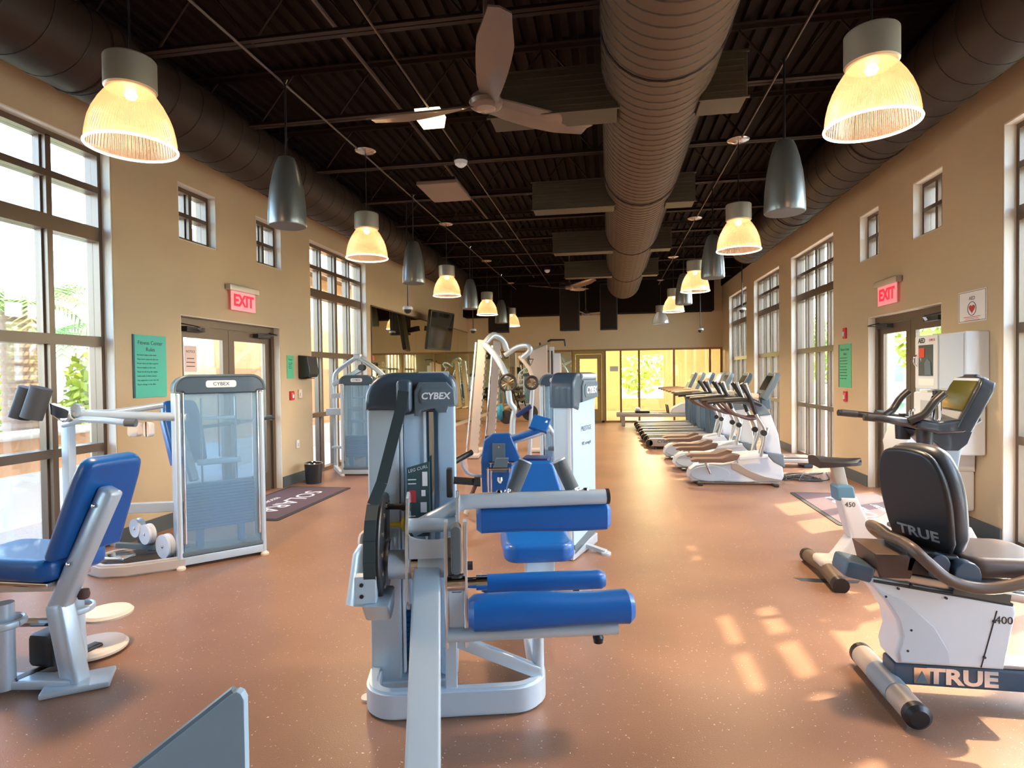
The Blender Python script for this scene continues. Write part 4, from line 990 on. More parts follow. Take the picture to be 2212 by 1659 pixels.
obj('placard_lines', MB().bb(-.225, -.185, .051, .053, 1.08, 1.085).bb(-.225, -.185, .051, .053, 1.06, 1.065).bb(-.22, -.19, .051, .053, .90, .905).bb(-.22, -.19, .051, .053, .88, .885), M_TEXTW, pc, kind='stuff')
obj('placard_red', MB().bb(-.222, -.187, .051, .053, .97, 1.03), M_INKRED, pc)

# ---------------- guard panel at the bottom edge
t = thing('machine_guard', 'grey-blue triangular guard panel at the bottom edge of the picture', 'guard panel', (-.95, 1.39, 0), R(9.4))
obj('panel', MB().poly([(0, .10), (0, .755), (-.008, .772), (-.02, .778), (-.035, .772), (-.90, .10)], 'y', -.014, .014, .005), mat('guard_blue_grey', (.30, .43, .52), .5), t)
obj('edge_trim', MB().tube([(-.90, 0, .10), (-.03, 0, .775)], .012, 8), M_CAP2, t)
obj('foot_bar', MB().rbox((-.45, 0, .05), (.98, .08, .10), .015), M_SILVER, t)

# ---------------- left weight machine with the frosted shroud
t = thing('shoulder_machine', 'silver weight machine with a tall frosted shroud near the left window', 'gym machine', (-3.54, 4.31, 0), R(46))
W_ = .70
def shroud(t, W_, H_, d0, d1, name='CYBEX', nplates=20, strips=True):
    for x in (.022, W_-.022): obj('shroud_post', MB().rbox((x, (d0+d1)/2, H_*.46), (.045, d1-d0, H_*.92-.02), .018, 3), M_SILVER, t)
    obj('cap', MB().poly([(0, H_*.918), (.06, H_*.918), (.075, H_*.905), (W_-.075, H_*.905), (W_-.06, H_*.918), (W_, H_*.918)]+arc(W_-.11, H_-.11, .11, 0, 90, 7)+arc(.11, H_-.11, .11, 90, 180, 7), 'y', d0-.012, d1+.012, .014, 3), M_CAP, t)
    obj('cap_edge', MB().tube([(0, d0-.012, H_*.918)]+[(p[0], d0-.012, p[1]) for p in (arc(W_-.11, H_-.11, .11, 0, 90, 7)+arc(.11, H_-.11, .11, 90, 180, 7))[::-1]]+[(W_, d0-.012, H_*.918)], .012, 8), M_CAP2, t)
    obj('shroud_panel', MB().bb(.05, W_-.05, d0+.012, d0+.017, .13, H_*.915), M_FROST, t)
    obj('shroud_panel', MB().bb(.05, W_-.05, d1-.017, d1-.012, .13, H_*.915), M_FROST, t)
    for x in (.058, W_-.058): obj('shroud_edge', MB().rbox((x, d0+.008, H_*.52), (.02, .02, H_*.79), .006), M_CHROME, t)
    obj('shroud_sill', MB().rbox((W_/2, (d0+d1)/2, .115), (W_-.06, d1-d0, .035), .006), M_CAP2, t)
    obj('shroud_base', MB().rbox((W_/2, (d0+d1)/2, .06), (W_-.06, d1-d0, .07), .008), M_SILVER, t)
    bz = obj('badge', MB().poly(rrect(W_*.33, W_*.67, H_*.938, H_*.975, .02), 'y', d0-.016, d0-.008), M_TEXTW, t)
    place_text('badge_lettering', name, H_*.026, M_CAP, bz, (W_/2, d0-.0165, H_*.956), (1, 0, 0), (0, 0, 1), depth=.0008, bold=.0006)
    for x in (.02, W_-.02): obj('foot', MB().lathe([(.035, 0), (.035, .015), (.02, .03)], c=(x, d0, 0), n=16), M_OFFW, t)
    stack(t, W_*.11, W_*.89, (d0+d1)/2-.06, (d0+d1)/2+.06, .29, nplates-4)
    for x in (.26, .74): obj('stack_leg', MB().rbox((W_*x, (d0+d1)/2, .21), (.05, .10, .16), .008), M_STACK, t)
    obj('stack_carriage', MB().rbox((W_*.5, (d0+d1)/2, .86), (W_*.5, .05, .05), .01).rbox((W_*.5, (d0+d1)/2, 1.24), (W_*.36, .04, .03), .008), M_SILVER, t)
    obj('lift_cable', MB().tube([(W_*.5, (d0+d1)/2, .9), (W_*.5, (d0+d1)/2, 1.44)], .004, 6), M_BLACK, t)
shroud(t, W_, 1.61, 0., .28, nplates=19)
# from here on world coordinates brought into the machine's own space
def W2L(root):
    return (Matrix.Translation(root.location) @ Matrix.Rotation(root.rotation_euler[2], 4, 'Z')).inverted()
I = W2L(t)
bsm = MB(); ribbon(bsm, [(-3.52, 4.37), (-3.85, 4.12)]+[(-4.02, 4.07), (-4.17, 4.12), (-4.28, 4.25), (-4.27, 4.42), (-4.15, 4.55), (-3.75, 4.78)], .07, .0, .10, .015, M=I)
obj('base_frame', bsm, mat('warm_silver', (.60, .55, .50), .35, metal=.3), t)
obj('base_tray', MB().poly([(-3.60, 4.38), (-3.9, 4.15), (-4.1, 4.13), (-4.22, 4.26), (-4.2, 4.42), (-3.8, 4.70)], 'z', .02, .05, M=I), M_BLACK, t)
obj('foot_plate', MB().rbox((-4.05, 4.25, .11), (.22, .14, .03), .01, M=I), M_CHROME, t)
for (x, y, z, r) in ((-3.73, 4.40, .17, .10), (-3.92, 4.42, .26, .085), (-4.05, 4.46, .30, .08)):
    MM = I @ Matrix.Translation((x, y, z)) @ Matrix.Rotation(R(-20), 4, 'Z') @ Matrix.Rotation(pi/2, 4, 'X')
    p_ = obj('pulley', MB().lathe([(0, -.03), (r, -.03), (r, -.012), (r-.015, 0), (r, .012), (r, .03), (0, .03)], n=28, M=MM), M_WHITE, t)
    obj('pulley_bolt', MB().lathe([(0, .036), (.014, .034), (.016, .03)], n=10, M=MM), M_CHROME, p_)
    obj('pulley_bracket', MB().rbox((x, y+.04, z-.06), (.07, .02, .2), .006, M=I), M_CAP2, t)
obj('diagonal_tube', MB().beam((-3.6, 4.5, .12), (-4.2, 4.4, .16), .05, .04, M=I), M_CAP2, t)
obj('rear_post', MB().rbox((-4.47, 4.22, .62), (.075, .075, 1.22), .012, M=I), M_SILVER, t)
obj('rear_post_foot', MB().rbox((-4.40, 4.28, .03), (.22, .12, .05), .012, M=I), M_SILVER, t)
obj('cross_beam', MB().beam((-4.46, 4.24, .49), (-3.56, 4.52, .49), .06, .085, M=I, r=.01), M_SILVER, t)
obj('lever_arm', MB().tube([(-3.50, 4.40, 1.265), (-4.20, 4.16, 1.30), (-4.33, 4.12, 1.32)], .036, 14, M=I), M_SILVER, t)
obj('lever_arm', MB().tube([(-3.85, 4.55, 1.36), (-4.12, 4.32, 1.31), (-4.35, 4.15, 1.31)], .028, 12, M=I), M_SILVER, t)
obj('grip_tube', MB().tube([(-4.45, 4.16, 1.22), (-4.2, 4.1, 1.27), (-4.02, 4.12, 1.26), (-3.86, 4.15, 1.24)], .026, 12, M=I), M_SILVER, t)
obj('grip_end', MB().tube([(-3.86, 4.15, 1.24), (-3.78, 4.17, 1.235)], .032, 12, M=I), M_GRIP, t)
obj('roller_bracket', MB().poly([(-4.48, 1.40), (-4.28, 1.34), (-4.30, 1.27), (-4.36, 1.245), (-4.47, 1.31)], 'y', 4.06, 4.13, .012, M=I), M_CHROME, t)
obj('bracket_disc', MB().lathe([(0, -.02), (.05, -.02), (.05, .02), (0, .02)], n=24, M=I @ Matrix.Translation((-4.27, 4.12, 1.345)) @ Matrix.Rotation(pi/2, 4, 'X')), M_SILVER, t)
for dx, dy in ((0, 0), (-.145, .03)):
    obj('foam_roller', MB().tube([(-4.50+dx, 3.93+dy, 1.29), (-4.43+dx, 3.96+dy, 1.53)], .075, 24, M=I), mat('charcoal_foam', (.055, .06, .066), .65), t)
for x, w_ in ((-3.90, .10), (-3.77, .055)): obj('stop_block', MB().poly(rrect(x-w_/2, x+w_/2, 1.11, 1.235, .03), 'y', 4.26, 4.32, .008, M=I), M_OFFW, t)
PM = I @ Matrix.Translation((-3.86, 4.80, 1.10)) @ Matrix.Rotation(R(60), 4, 'Z') @ Matrix.Rotation(R(-22), 4, 'X')
obj('chest_pad', MB().poly([(-.15, -.30), (.15, -.30), (.17, .1)]+arc(.09, .24, .06, 10, 90, 4)+arc(-.09, .24, .06, 90, 170, 4)+[(-.17, .1)], 'y', -.05, .05, .03, 3, M=PM), M_BLUE, t)
obj('pad_post', MB().beam((-3.78, 4.62, 1.22), (-3.56, 4.55, .70), .07, .05, M=I, r=.01), M_SILVER, t)

# ---------------- seated machine at lower left
t = thing('seated_press_machine', 'blue-padded silver seat machine cut by the lower left picture edge', 'gym machine', (-2.74, 2.60, 0))
I = W2L(t)
obj('back_post', MB().tube([(-2.72, 2.60, .02), (-2.78, 2.605, .26), (-2.82, 2.61, .42)], .072, 4, M=I, smooth=False), M_SILVER, t)
bk = MB(); bk.beam((-2.755, 2.61, .01), (-2.835, 2.60, .44), .105, .095, M=I, up=(0, 1, 0), r=.02); bk.beam((-2.84, 2.60, .40), (-2.545, 2.64, 1.03), .095, .085, M=I, up=(0, 1, 0), r=.02)
t.children[0].data = bk.mesh('back_post'); t.children[0].data.materials.append(M_SILVER)
obj('post_foot', MB().rbox((-2.745, 2.615, .015), (.30, .20, .03), .01, M=I @ Matrix.Translation((-2.745, 2.615, 0)) @ Matrix.Rotation(R(35), 4, 'Z') @ Matrix.Translation((2.745, -2.615, 0))), M_SILVER, t)
BM = I @ Matrix.Translation((-2.74, 2.70, .66)) @ Matrix.Rotation(R(-8), 4, 'Z') @ Matrix.Rotation(R(24), 4, 'Y')
obj('backrest', MB().poly([(-.19, 0), (.19, 0), (.17, .44)]+arc(.10, .50, .06, 10, 90, 4)+arc(-.10, .50, .06, 90, 170, 4)+[(-.17, .44)], 'x', -.10, -.01, .035, 3, M=BM), M_BLUE, t)
for z in (.55, .85): obj('bolt', MB().lathe([(.012, 0), (.009, .006), (0, .008)], n=10, M=I @ Matrix.Translation((-2.74+(z-.55)*.46, 2.562+(z-.55)*.06, z+.1)) @ Matrix.Rotation(pi/2, 4, 'X')), M_CHROME, t)
obj('seat_cushion', MB().poly(rrect(-3.40, -2.80, 2.50, 2.90, .08, 5), 'z', .56, .68, .04, 3, M=I), M_BLUE, t)
obj('seat_plate', MB().rbox((-3.08, 2.66, .545), (.5, .26, .025), .006, M=I), M_CHROME, t)
obj('seat_frame', MB().beam((-3.30, 2.66, .48), (-2.82, 2.64, .52), .07, .06, M=I, r=.01), M_OFFW, t)
obj('front_post', MB().tube([(-3.06, 2.50, .02), (-3.06, 2.50, .46)], .045, 18, M=I), M_SILVER, t)
obj('rear_post', MB().tube([(-2.93, 2.80, .02), (-2.93, 2.78, .50)], .038, 18, M=I), M_SILVER, t)
obj('floor_beam', MB().beam((-3.35, 2.47, .05), (-2.75, 2.60, .03), .10, .05, M=I, r=.012), M_SILVER, t)
obj('floor_beam', MB().beam((-2.95, 2.95, .04), (-3.02, 2.50, .04), .07, .05, M=I, r=.012), M_BLACK, t)
for (x, y, z, r) in ((-2.99, 2.95, .03, .17), (-2.97, 3.03, .20, .13)): obj('turntable', MB().lathe([(0, z-.015), (r, z-.015), (r+.004, z), (r-.01, z+.015), (0, z+.018)], c=(x, y, 0), n=36, M=I), M_OFFW, t)
obj('pivot_housing', MB().rbox((-2.98, 2.72, .16), (.16, .22, .18), .03, M=I), M_BLACK, t)
obj('knee_ring', MB().tube([(-3.06+.085*cos(2*pi*k/24), 2.50+.085*sin(2*pi*k/24), .36) for k in range(25)], .020, 8, False, M=I, sx=.6), M_SILVER, t)
obj('knee_ring', MB().tube([(-2.93+.085*cos(2*pi*k/24), 2.78+.085*sin(2*pi*k/24), .33) for k in range(25)], .018, 8, False, M=I, sx=.6), M_SILVER, t)
obj('link_arm', MB().tube([(-3.06, 2.55, .34), (-2.98, 2.66, .30), (-2.93, 2.74, .33)], .024, 10, M=I), M_CHROME, t)
obj('foam_knob', MB().lathe([(0, -.03), (.03, -.02), (.038, .0), (.03, .025), (0, .032)], c=(-3.09, 2.46, .46), n=16, M=I), mat('brown_foam', (.10, .05, .04), .7), t)
obj('foam_knob', MB().lathe([(0, -.03), (.025, -.02), (.03, .0), (.025, .025), (0, .032)], c=(-2.75, 2.66, .46), n=16, M=I), MATS['brown_foam'], t)
# ---------------- press machine by the second left window
t = thing('overhead_press_machine', 'silver frosted-shroud press machine with high arms by the second left window', 'gym machine', (-4.22, 8.72, 0), R(8))
shroud(t, .54, 1.59, 0., .25, nplates=17)
I = W2L(t)
obj('side_post', MB().rbox((-4.44, 9.0, .74), (.05, .06, 1.46), .01, M=I), M_SILVER, t)
obj('side_foot', MB().beam((-4.46, 9.0, .10), (-4.22, 8.72, .04), .05, .06, M=I), M_SILVER, t)
obj('top_arm', MB().tube(smooth_path([(-4.44, 9.0, 1.40), (-4.43, 8.98, 1.58), (-4.34, 8.95, 1.69), (-4.0, 8.92, 1.90)]), .036, 12, M=I), M_SILVER, t)
obj('top_arm', MB().tube([(-4.0, 8.92, 1.90), (-3.70, 8.92, 1.70), (-3.50, 8.94, 1.52)], .04, 12, M=I), M_SILVER, t)
obj('top_joint', MB().rbox((-4.0, 8.92, 1.90), (.12, .10, .09), .02, M=I), M_SILVER, t)
obj('press_lever', MB().beam((-4.42, 8.9, 1.45), (-3.90, 8.86, 1.70), .06, .07, M=I, r=.012), M_SILVER, t)
obj('lever_joint', MB().lathe([(0, -.05), (.05, -.05), (.05, .05), (0, .05)], n=18, M=I @ Matrix.Translation((-3.9, 8.86, 1.72)) @ Matrix.Rotation(pi/2, 4, 'X')), M_BLACK, t)
for z, h in ((1.27, .08), (1.01, .11), (.43, .04)): obj('cross_rail', MB().rbox((-4.36 if z != 1.01 else -4.40, 8.93, z), (.22 if z != 1.01 else .32, .06, h), .012, M=I), M_SILVER, t)

# ---------------- second tower machine right of the leg curl
t = thing('leg_extension_machine', 'silver machine tower with slate cap and lettered panel right of the leg curl seat', 'gym machine', (-.32, 4.98, 0), R(72))
obj('tower_panel', MB().poly([(0, .13), (.10, .10), (.50, .20), (.56, .30), (.56, 1.36), (0, 1.36)], 'y', -.012, .012, .006), M_PANEL, t)
obj('tower_column', MB().rbox((.05, .095, .70), (.10, .155, 1.36), .02), M_SILVER, t)
obj('tower_column', MB().rbox((.50, .095, .70), (.10, .155, 1.36), .02), M_SILVER, t)
obj('tower_trim', MB().rbox((.0, .02, .72), (.02, .03, 1.3), .006), M_WHITE, t)
obj('tower_back', MB().bb(.02, .54, .15, .17, .1, 1.36), M_PANEL, t)
obj('tower_cap', MB().poly([(-.02, 1.30), (.12, 1.27), (.14, 1.33), (.58, 1.36)]+arc(.49, 1.51, .09, 0, 90, 6)+arc(.12, 1.46, .14, 90, 180, 8), 'y', -.03, .20, .03, 3), M_CAP, t)
obj('cap_face', MB().poly([(.16, 1.34), (.57, 1.37), (.565, 1.49), (.53, 1.53), (.20, 1.53), (.16, 1.48)], 'y', -.045, .0, .012), M_CAP2, t)
obj('cap_roll', MB().cyl((.16, -.02, 1.565), (.52, -.02, 1.565), .028, 16), M_SILVER, t)
badge(t, 'CYBEX', (.37, -.046, 1.44), .085, (1, 0, 0), (0, 0, 1), (.33, .12))
place_text('panel_lettering', 'PRESTIGE', .062, M_CAP, t, (.32, -.0135, 1.10), (1, 0, 0), (0, 0, 1), depth=.0006)
place_text('panel_lettering', 'VRS strength', .045, M_CAP, t, (.32, -.0135, .97), (1, 0, 0), (0, 0, 1), depth=.0006, shear=.2)
obj('base_frame', MB().rbox((.28, .08, .05), (.62, .20, .09), .012), M_SILVER, t)
obj('base_skirt', MB().poly([(0, .05), (.55, .12), (.55, .20), (0, .12)], 'y', -.02, .0), M_CAP2, t)
obj('foot', MB().beam((.3, -.02, .05), (.28, -.20, .02), .05, .03).lathe([(.045, 0), (.045, .015), (.03, .025)], c=(.28, -.20, 0), n=14), M_SILVER, t)
obj('foot', MB().beam((.0, .15, .05), (.02, .55, .02), .05, .03).lathe([(.045, 0), (.045, .015), (.03, .025)], c=(.02, .57, 0), n=14), M_SILVER, t)

# ---------------- preacher curl: dark-capped tower, blue arm pad and bench
t = thing('arm_curl_machine', 'arm curl machine with slate-capped tower and slanted blue pads mid-room', 'gym machine', (-.86, 7.3, 0), R(8))
shroud(t, .40, 1.57, 0., .24, nplates=15)
I = W2L(t)
PM = I @ Matrix.Translation((-.78, 6.60, 1.0)) @ Matrix.Rotation(R(20), 4, 'Z') @ Matrix.Rotation(R(-38), 4, 'X') @ Matrix.Rotation(R(18), 4, 'Y')
obj('arm_pad', MB().poly([(-.12, -.10), (.10, -.12), (.13, .09), (-.09, .10)], 'y', -.03, .03, .02, 3, M=PM), M_BLUE, t)
SM = I @ Matrix.Translation((-.98, 6.62, .86)) @ Matrix.Rotation(R(8), 4, 'Z') @ Matrix.Rotation(R(-16), 4, 'Y')
obj('bench_pad', MB().rbox((0, 0, 0), (.42, .24, .06), .025, 3, M=SM), M_BLUE, t)
obj('pad_tube', MB().tube([(-1.15, 6.55, .76), (-.80, 6.55, .87), (-.66, 6.56, .92)], .022, 10, M=I), M_SILVER, t)
obj('pad_post', MB().tube([(-.72, 6.62, 1.02), (-.62, 6.64, .86), (-.58, 6.66, .05)], .03, 12, M=I), M_SILVER, t)
obj('pad_post', MB().tube([(-1.10, 6.70, .76), (-1.10, 6.70, .05)], .03, 12, M=I), M_SILVER, t)
obj('floor_beam', MB().beam((-1.12, 6.68, .04), (-.60, 7.30, .04), .08, .06, M=I, r=.01), M_SILVER, t)
obj('floor_beam', MB().beam((-1.14, 6.68, .04), (-.54, 6.66, .04), .08, .06, M=I, r=.01), M_SILVER, t)
obj('seat', MB().rbox((-.86, 6.85, .52), (.34, .34, .09), .03, 3, M=I), M_NAVY, t)
obj('seat_post', MB().tube([(-.86, 6.85, .06), (-.86, 6.85, .48)], .035, 12, M=I), M_SILVER, t)
obj('pin_lever', MB().rbox((-.62, 6.6, .70), (.13, .06, .05), .012, M=I), M_CAP2, t)
t.location = (-.90, 7.62, 0)

# ---------------- seated blue chair machine behind the leg curl
t = thing('back_extension_machine', 'blue-backed machine chair with a chrome cage frame behind the leg curl', 'gym machine', (-1.22, 6.5, 0), R(10))
obj('backrest', MB().poly([(-.215, .25), (.215, .25), (.24, .60), (.12, .88)]+arc(.08, .87, .05, 30, 90, 3)+arc(-.08, .87, .05, 90, 150, 3)+[(-.19, .84), (-.225, .60)], 'y', .0, .09, .035, 3), M_BLUE, t)
obj('back_plate', MB().rbox((-.02, -.015, .70), (.145, .02, .22), .006), M_CAP2, t, 'grey metal back plate')
obj('plate_bolt', MB().lathe([(.016, 0), (.012, .008), (0, .01)], n=12, M=Matrix.Translation((-.02, -.025, .77)) @ Matrix.Rotation(pi/2, 4, 'X')), M_CHROME, t)
obj('back_link', MB().poly([(-.05, .66), (.09, .66), (.06, .50), (-.10, .50)], 'y', -.14, -.09, .01), M_CAP2, t)
for x in (-.14, .10): obj('cage_post', MB().tube([(x, -.16, .12), (x, -.16, .56)], .012, 8), M_CHROME, t)
for x in (-.11, .13): obj('cage_post', MB().tube([(x, -.05, .12), (x, -.05, .60)], .012, 8), M_CHROME, t)
for z in (.55, .15): obj('cage_rail', MB().tube([(-.16, -.16, z), (.12, -.16, z)], .012, 8), M_CHROME, t)
obj('cage_rail', MB().tube([(-.13, -.05, .60), (.15, -.05, .60)], .012, 8), M_CHROME, t)
obj('adjust_knob', MB().lathe([(0, .03), (.03, .02), (.035, -.02), (.015, -.05), (0, -.05)], c=(-.01, -.12, .43), n=14), M_CHROME, t)
obj('seat', MB().rbox((.02, .30, .40), (.42, .42, .10), .04, 3), M_BLUE, t)
obj('seat_post', MB().rbox((.02, .25, .19), (.12, .3, .34), .02), M_SILVER, t)
obj('base_frame', MB().rbox((.0, .1, .04), (.50, .8, .06), .015), M_SILVER, t)
obj('handle_tube', MB().tube(smooth_path([(-.22, .1, .42), (-.36, .04, .46), (-.43, .0, .55), (-.44, -.02, .66)]), .020, 10), M_SILVER, t)
obj('handle_grip', MB().tube([(-.52, -.16, .63), (-.34, .08, .70)], .036, 16), M_BLACK, t)
obj('grip_end', MB().tube([(-.535, -.18, .625), (-.52, -.16, .63)], .038, 16), M_WHITE, t)
obj('foot_lever', MB().tube([(-.27, .05, .38), (-.34, .0, .22)], .024, 8), mat('rust_grip', (.13, .05, .025), .6), t)
obj('foot_lever_post', MB().tube([(-.34, 0, .22), (-.40, -.02, .02)], .028, 8), M_OFFW, t)

# ---------------- smith rack and cable machine in the middle distance
M_CREAM = mat('rack_cream', (.66, .58, .50), .4, metal=.15)
t = thing('smith_rack', 'cream slanted smith machine rack with curved silver arms mid-room', 'gym rack', (-2.35, 11.0, 0), R(6))
def upright(x0, x1, y, w_):
    u = obj('upright', MB().beam((x0, y, .06), (x1, y, 2.24), w_, .13, up=(0, -1, 0), r=.015), M_CREAM, t)
    hm_ = MB()
    for k in range(16):
        f_ = (k+1.5)/18; x = x0+(x1-x0)*f_; z = .06+2.18*f_
        hm_.cyl((x+w_*.62, y-.072, z), (x+w_*.62, y-.05, z), .028, 8)
    obj('catch_peg', hm_, M_CHROME, u, kind='stuff')
    return u
upright(-.24, -.04, 0, .17); upright(.05, .22, .35, .15)
obj('guide_rail', MB().tube([(-.38, -.06, .05), (-.16, -.06, 2.2)], .018, 8), M_CHROME, t)
obj('guide_rail', MB().tube([(-.06, .3, .05), (.12, .3, 2.15)], .018, 8), M_CHROME, t)
obj('foot', MB().rbox((-.22, .3, .04), (.22, 1.2, .07), .02), M_CREAM, t); obj('foot', MB().rbox((.1, .6, .04), (.16, 1.0, .07), .02), M_CREAM, t)
obj('top_beam', MB().tube(smooth_path([(.0, .0, 2.18), (.15, .15, 2.34), (.32, .3, 2.26), (.40, .35, 2.05)]), .06, 12), M_SILVER, t)
obj('cable_arm', MB().tube(smooth_path([(.0, -.1, 2.16), (.18, -.2, 1.98), (.34, -.3, 1.75), (.44, -.35, 1.52)]), .06, 12), M_SILVER, t)
obj('cable_arm', MB().tube(smooth_path([(.38, .2, 1.95), (.62, .1, 2.10), (.82, .0, 2.12), (.86, 0, 2.02), (.70, .05, 1.88)]), .05, 12), M_SILVER, t)
obj('cable_arm', MB().tube([(.66, .05, 1.92), (.84, -.05, 1.70), (.92, -.1, 1.5)], .035, 10), M_CREAM, t)
for (x, z, r) in ((.46, 1.42, .15), (.90, 1.42, .11)):
    w0 = obj('pulley_wheel', MB().tube([(x+r*cos(2*pi*k/28), -.38, z+r*sin(2*pi*k/28)) for k in range(29)], .028, 8, False), M_IRON, t)
    sp_ = MB()
    for k in range(6):
        a_ = pi*k/6; sp_.tube([(x-r*cos(a_), -.38, z-r*sin(a_)), (x+r*cos(a_), -.38, z+r*sin(a_))], .014, 6)
    obj('wheel_spokes', sp_, mat('brass_dark', (.30, .22, .12), .35, metal=.7), w0, kind='stuff')
obj('stand_tube', MB().tube(smooth_path([(.52, -.35, .02), (.54, -.35, .7), (.58, -.36, .92), (.50, -.37, 1.05), (.47, -.38, 1.28)]), .055, 12), M_SILVER, t)
obj('stand_tube', MB().tube([(.84, -.2, .02), (.88, -.3, .9), (.92, -.36, 1.35)], .04, 12), M_SILVER, t)
obj('teal_pad', MB().lathe([(0, -.05), (.14, -.05), (.16, 0), (.14, .05), (0, .05)], n=24, M=Matrix.Translation((.30, -.2, .86)) @ Matrix.Rotation(pi/2, 4, 'Y')), mat('teal_vinyl', (.02, .22, .30), .4), t)
obj('navy_pad', MB().rbox((.75, -.3, .90), (.34, .2, .10), .03, M=Matrix.Translation((.75, -.3, .9)) @ Matrix.Rotation(R(-35), 4, 'Y') @ Matrix.Translation((-.75, .3, -.9))), M_NAVY, t)
for (x, z, r) in ((.42, .78, .13), (.86, .86, .15)):
    obj('weight_disc', MB().lathe([(0, -.02), (r, -.02), (r, .02), (r*.4, .03), (0, .03)], n=26, M=Matrix.Translation((x, -.25, z)) @ Matrix.Rotation(pi/2, 4, 'X')), M_IRON, t)
obj('base_rail', MB().rbox((.45, -.1, .38), (.9, .12, .08), .02), M_IRON, t)
obj('triangle_handle', MB().tube([(.84, -.12, 1.86), (.93, -.12, 1.86), (.88, -.12, 1.74), (.84, -.12, 1.86)], .012, 6), M_BLACK, t)
t = thing('cable_machine', 'boxy cream cable machine with a chrome top handle behind the arm curl', 'gym machine', (-1.28, 12.0, 0), R(6))
obj('cabinet', MB().poly([(-.33, .05), (.03, .05), (.03, 2.18), (-.33, 2.03)], 'y', -.12, .18, .02), M_CREAM, t)
obj('pulley_column', MB().rbox((.12, 0, 1.08), (.10, .12, 2.1), .012), M_WHITE, t)
obj('column_groove', MB().rbox((.12, -.062, 1.2), (.03, .012, 1.7), .004), M_BLACK, t)
obj('top_rail', MB().beam((-.33, 0, 2.06), (.10, 0, 2.22), .06, .05), M_CHROME, t)
obj('pull_handle', MB().tube([(.04, 0, 2.24), (.10, -.02, 2.27), (.38, -.02, 2.27), (.40, -.02, 2.14)], .022, 8), M_BLACK, t)
obj('top_hook', MB().tube([(-.12, 0, 2.14), (-.12, 0, 2.22)], .02, 8), M_BLACK, t)
obj('arm_bracket', MB().rbox((.22, -.02, 1.75), (.16, .10, .5), .02), M_WHITE, t)
obj('weight_stack', MB().rbox((.12, .1, .45), (.24, .14, .8), .01), M_STACK, t)
obj('base', MB().rbox((-.08, 0, .04), (.6, .7, .07), .02), M_CREAM, t)
# free weights bench and dumbbell rack against the mirror
t = thing('dumbbell_rack', 'dark dumbbell rack by the mirror left of the smith rack', 'weight rack', (-3.95, 12.6, 0), R(90))
for x in (-.9, .9): obj('rack_frame', MB().beam((x, -.25, .02), (x, .12, 1.0), .05, .06, r=.01).beam((x, .15, .02), (x, .10, 1.0), .05, .06), M_IRON, t)
for z, y in ((.45, -.12), (.80, .0)): obj('shelf', MB().rbox((0, y, z), (1.8, .28, .03), .008, M=Matrix.Translation((0, y, z)) @ Matrix.Rotation(R(18), 4, 'X') @ Matrix.Translation((0, -y, -z))), M_IRON, t)
for i in range(5):
    for z, y, row in ((.57, -.12, 'lower'), (.92, .0, 'upper')):
        d = thing('dumbbell', '%s black hex dumbbell from the front on the %s rack shelf' % (('first', 'second', 'third', 'fourth', 'fifth')[i], row), 'dumbbell', (-3.95-y, 12.6-.72+i*.36, z-.05), 0, 'dumbbells on the rack')
        for s in (-1, 1): obj('head', MB().lathe([(0, -.04), (.05, -.04), (.06, -.02), (.06, .02), (.05, .04), (0, .04)], n=6, M=Matrix.Translation((s*.085, 0, .06)) @ RX, smooth=False), M_BLACK, d)
        obj('handle', MB().cyl((-.06, 0, .06), (.06, 0, .06), .016, 10), M_CHROME, d)
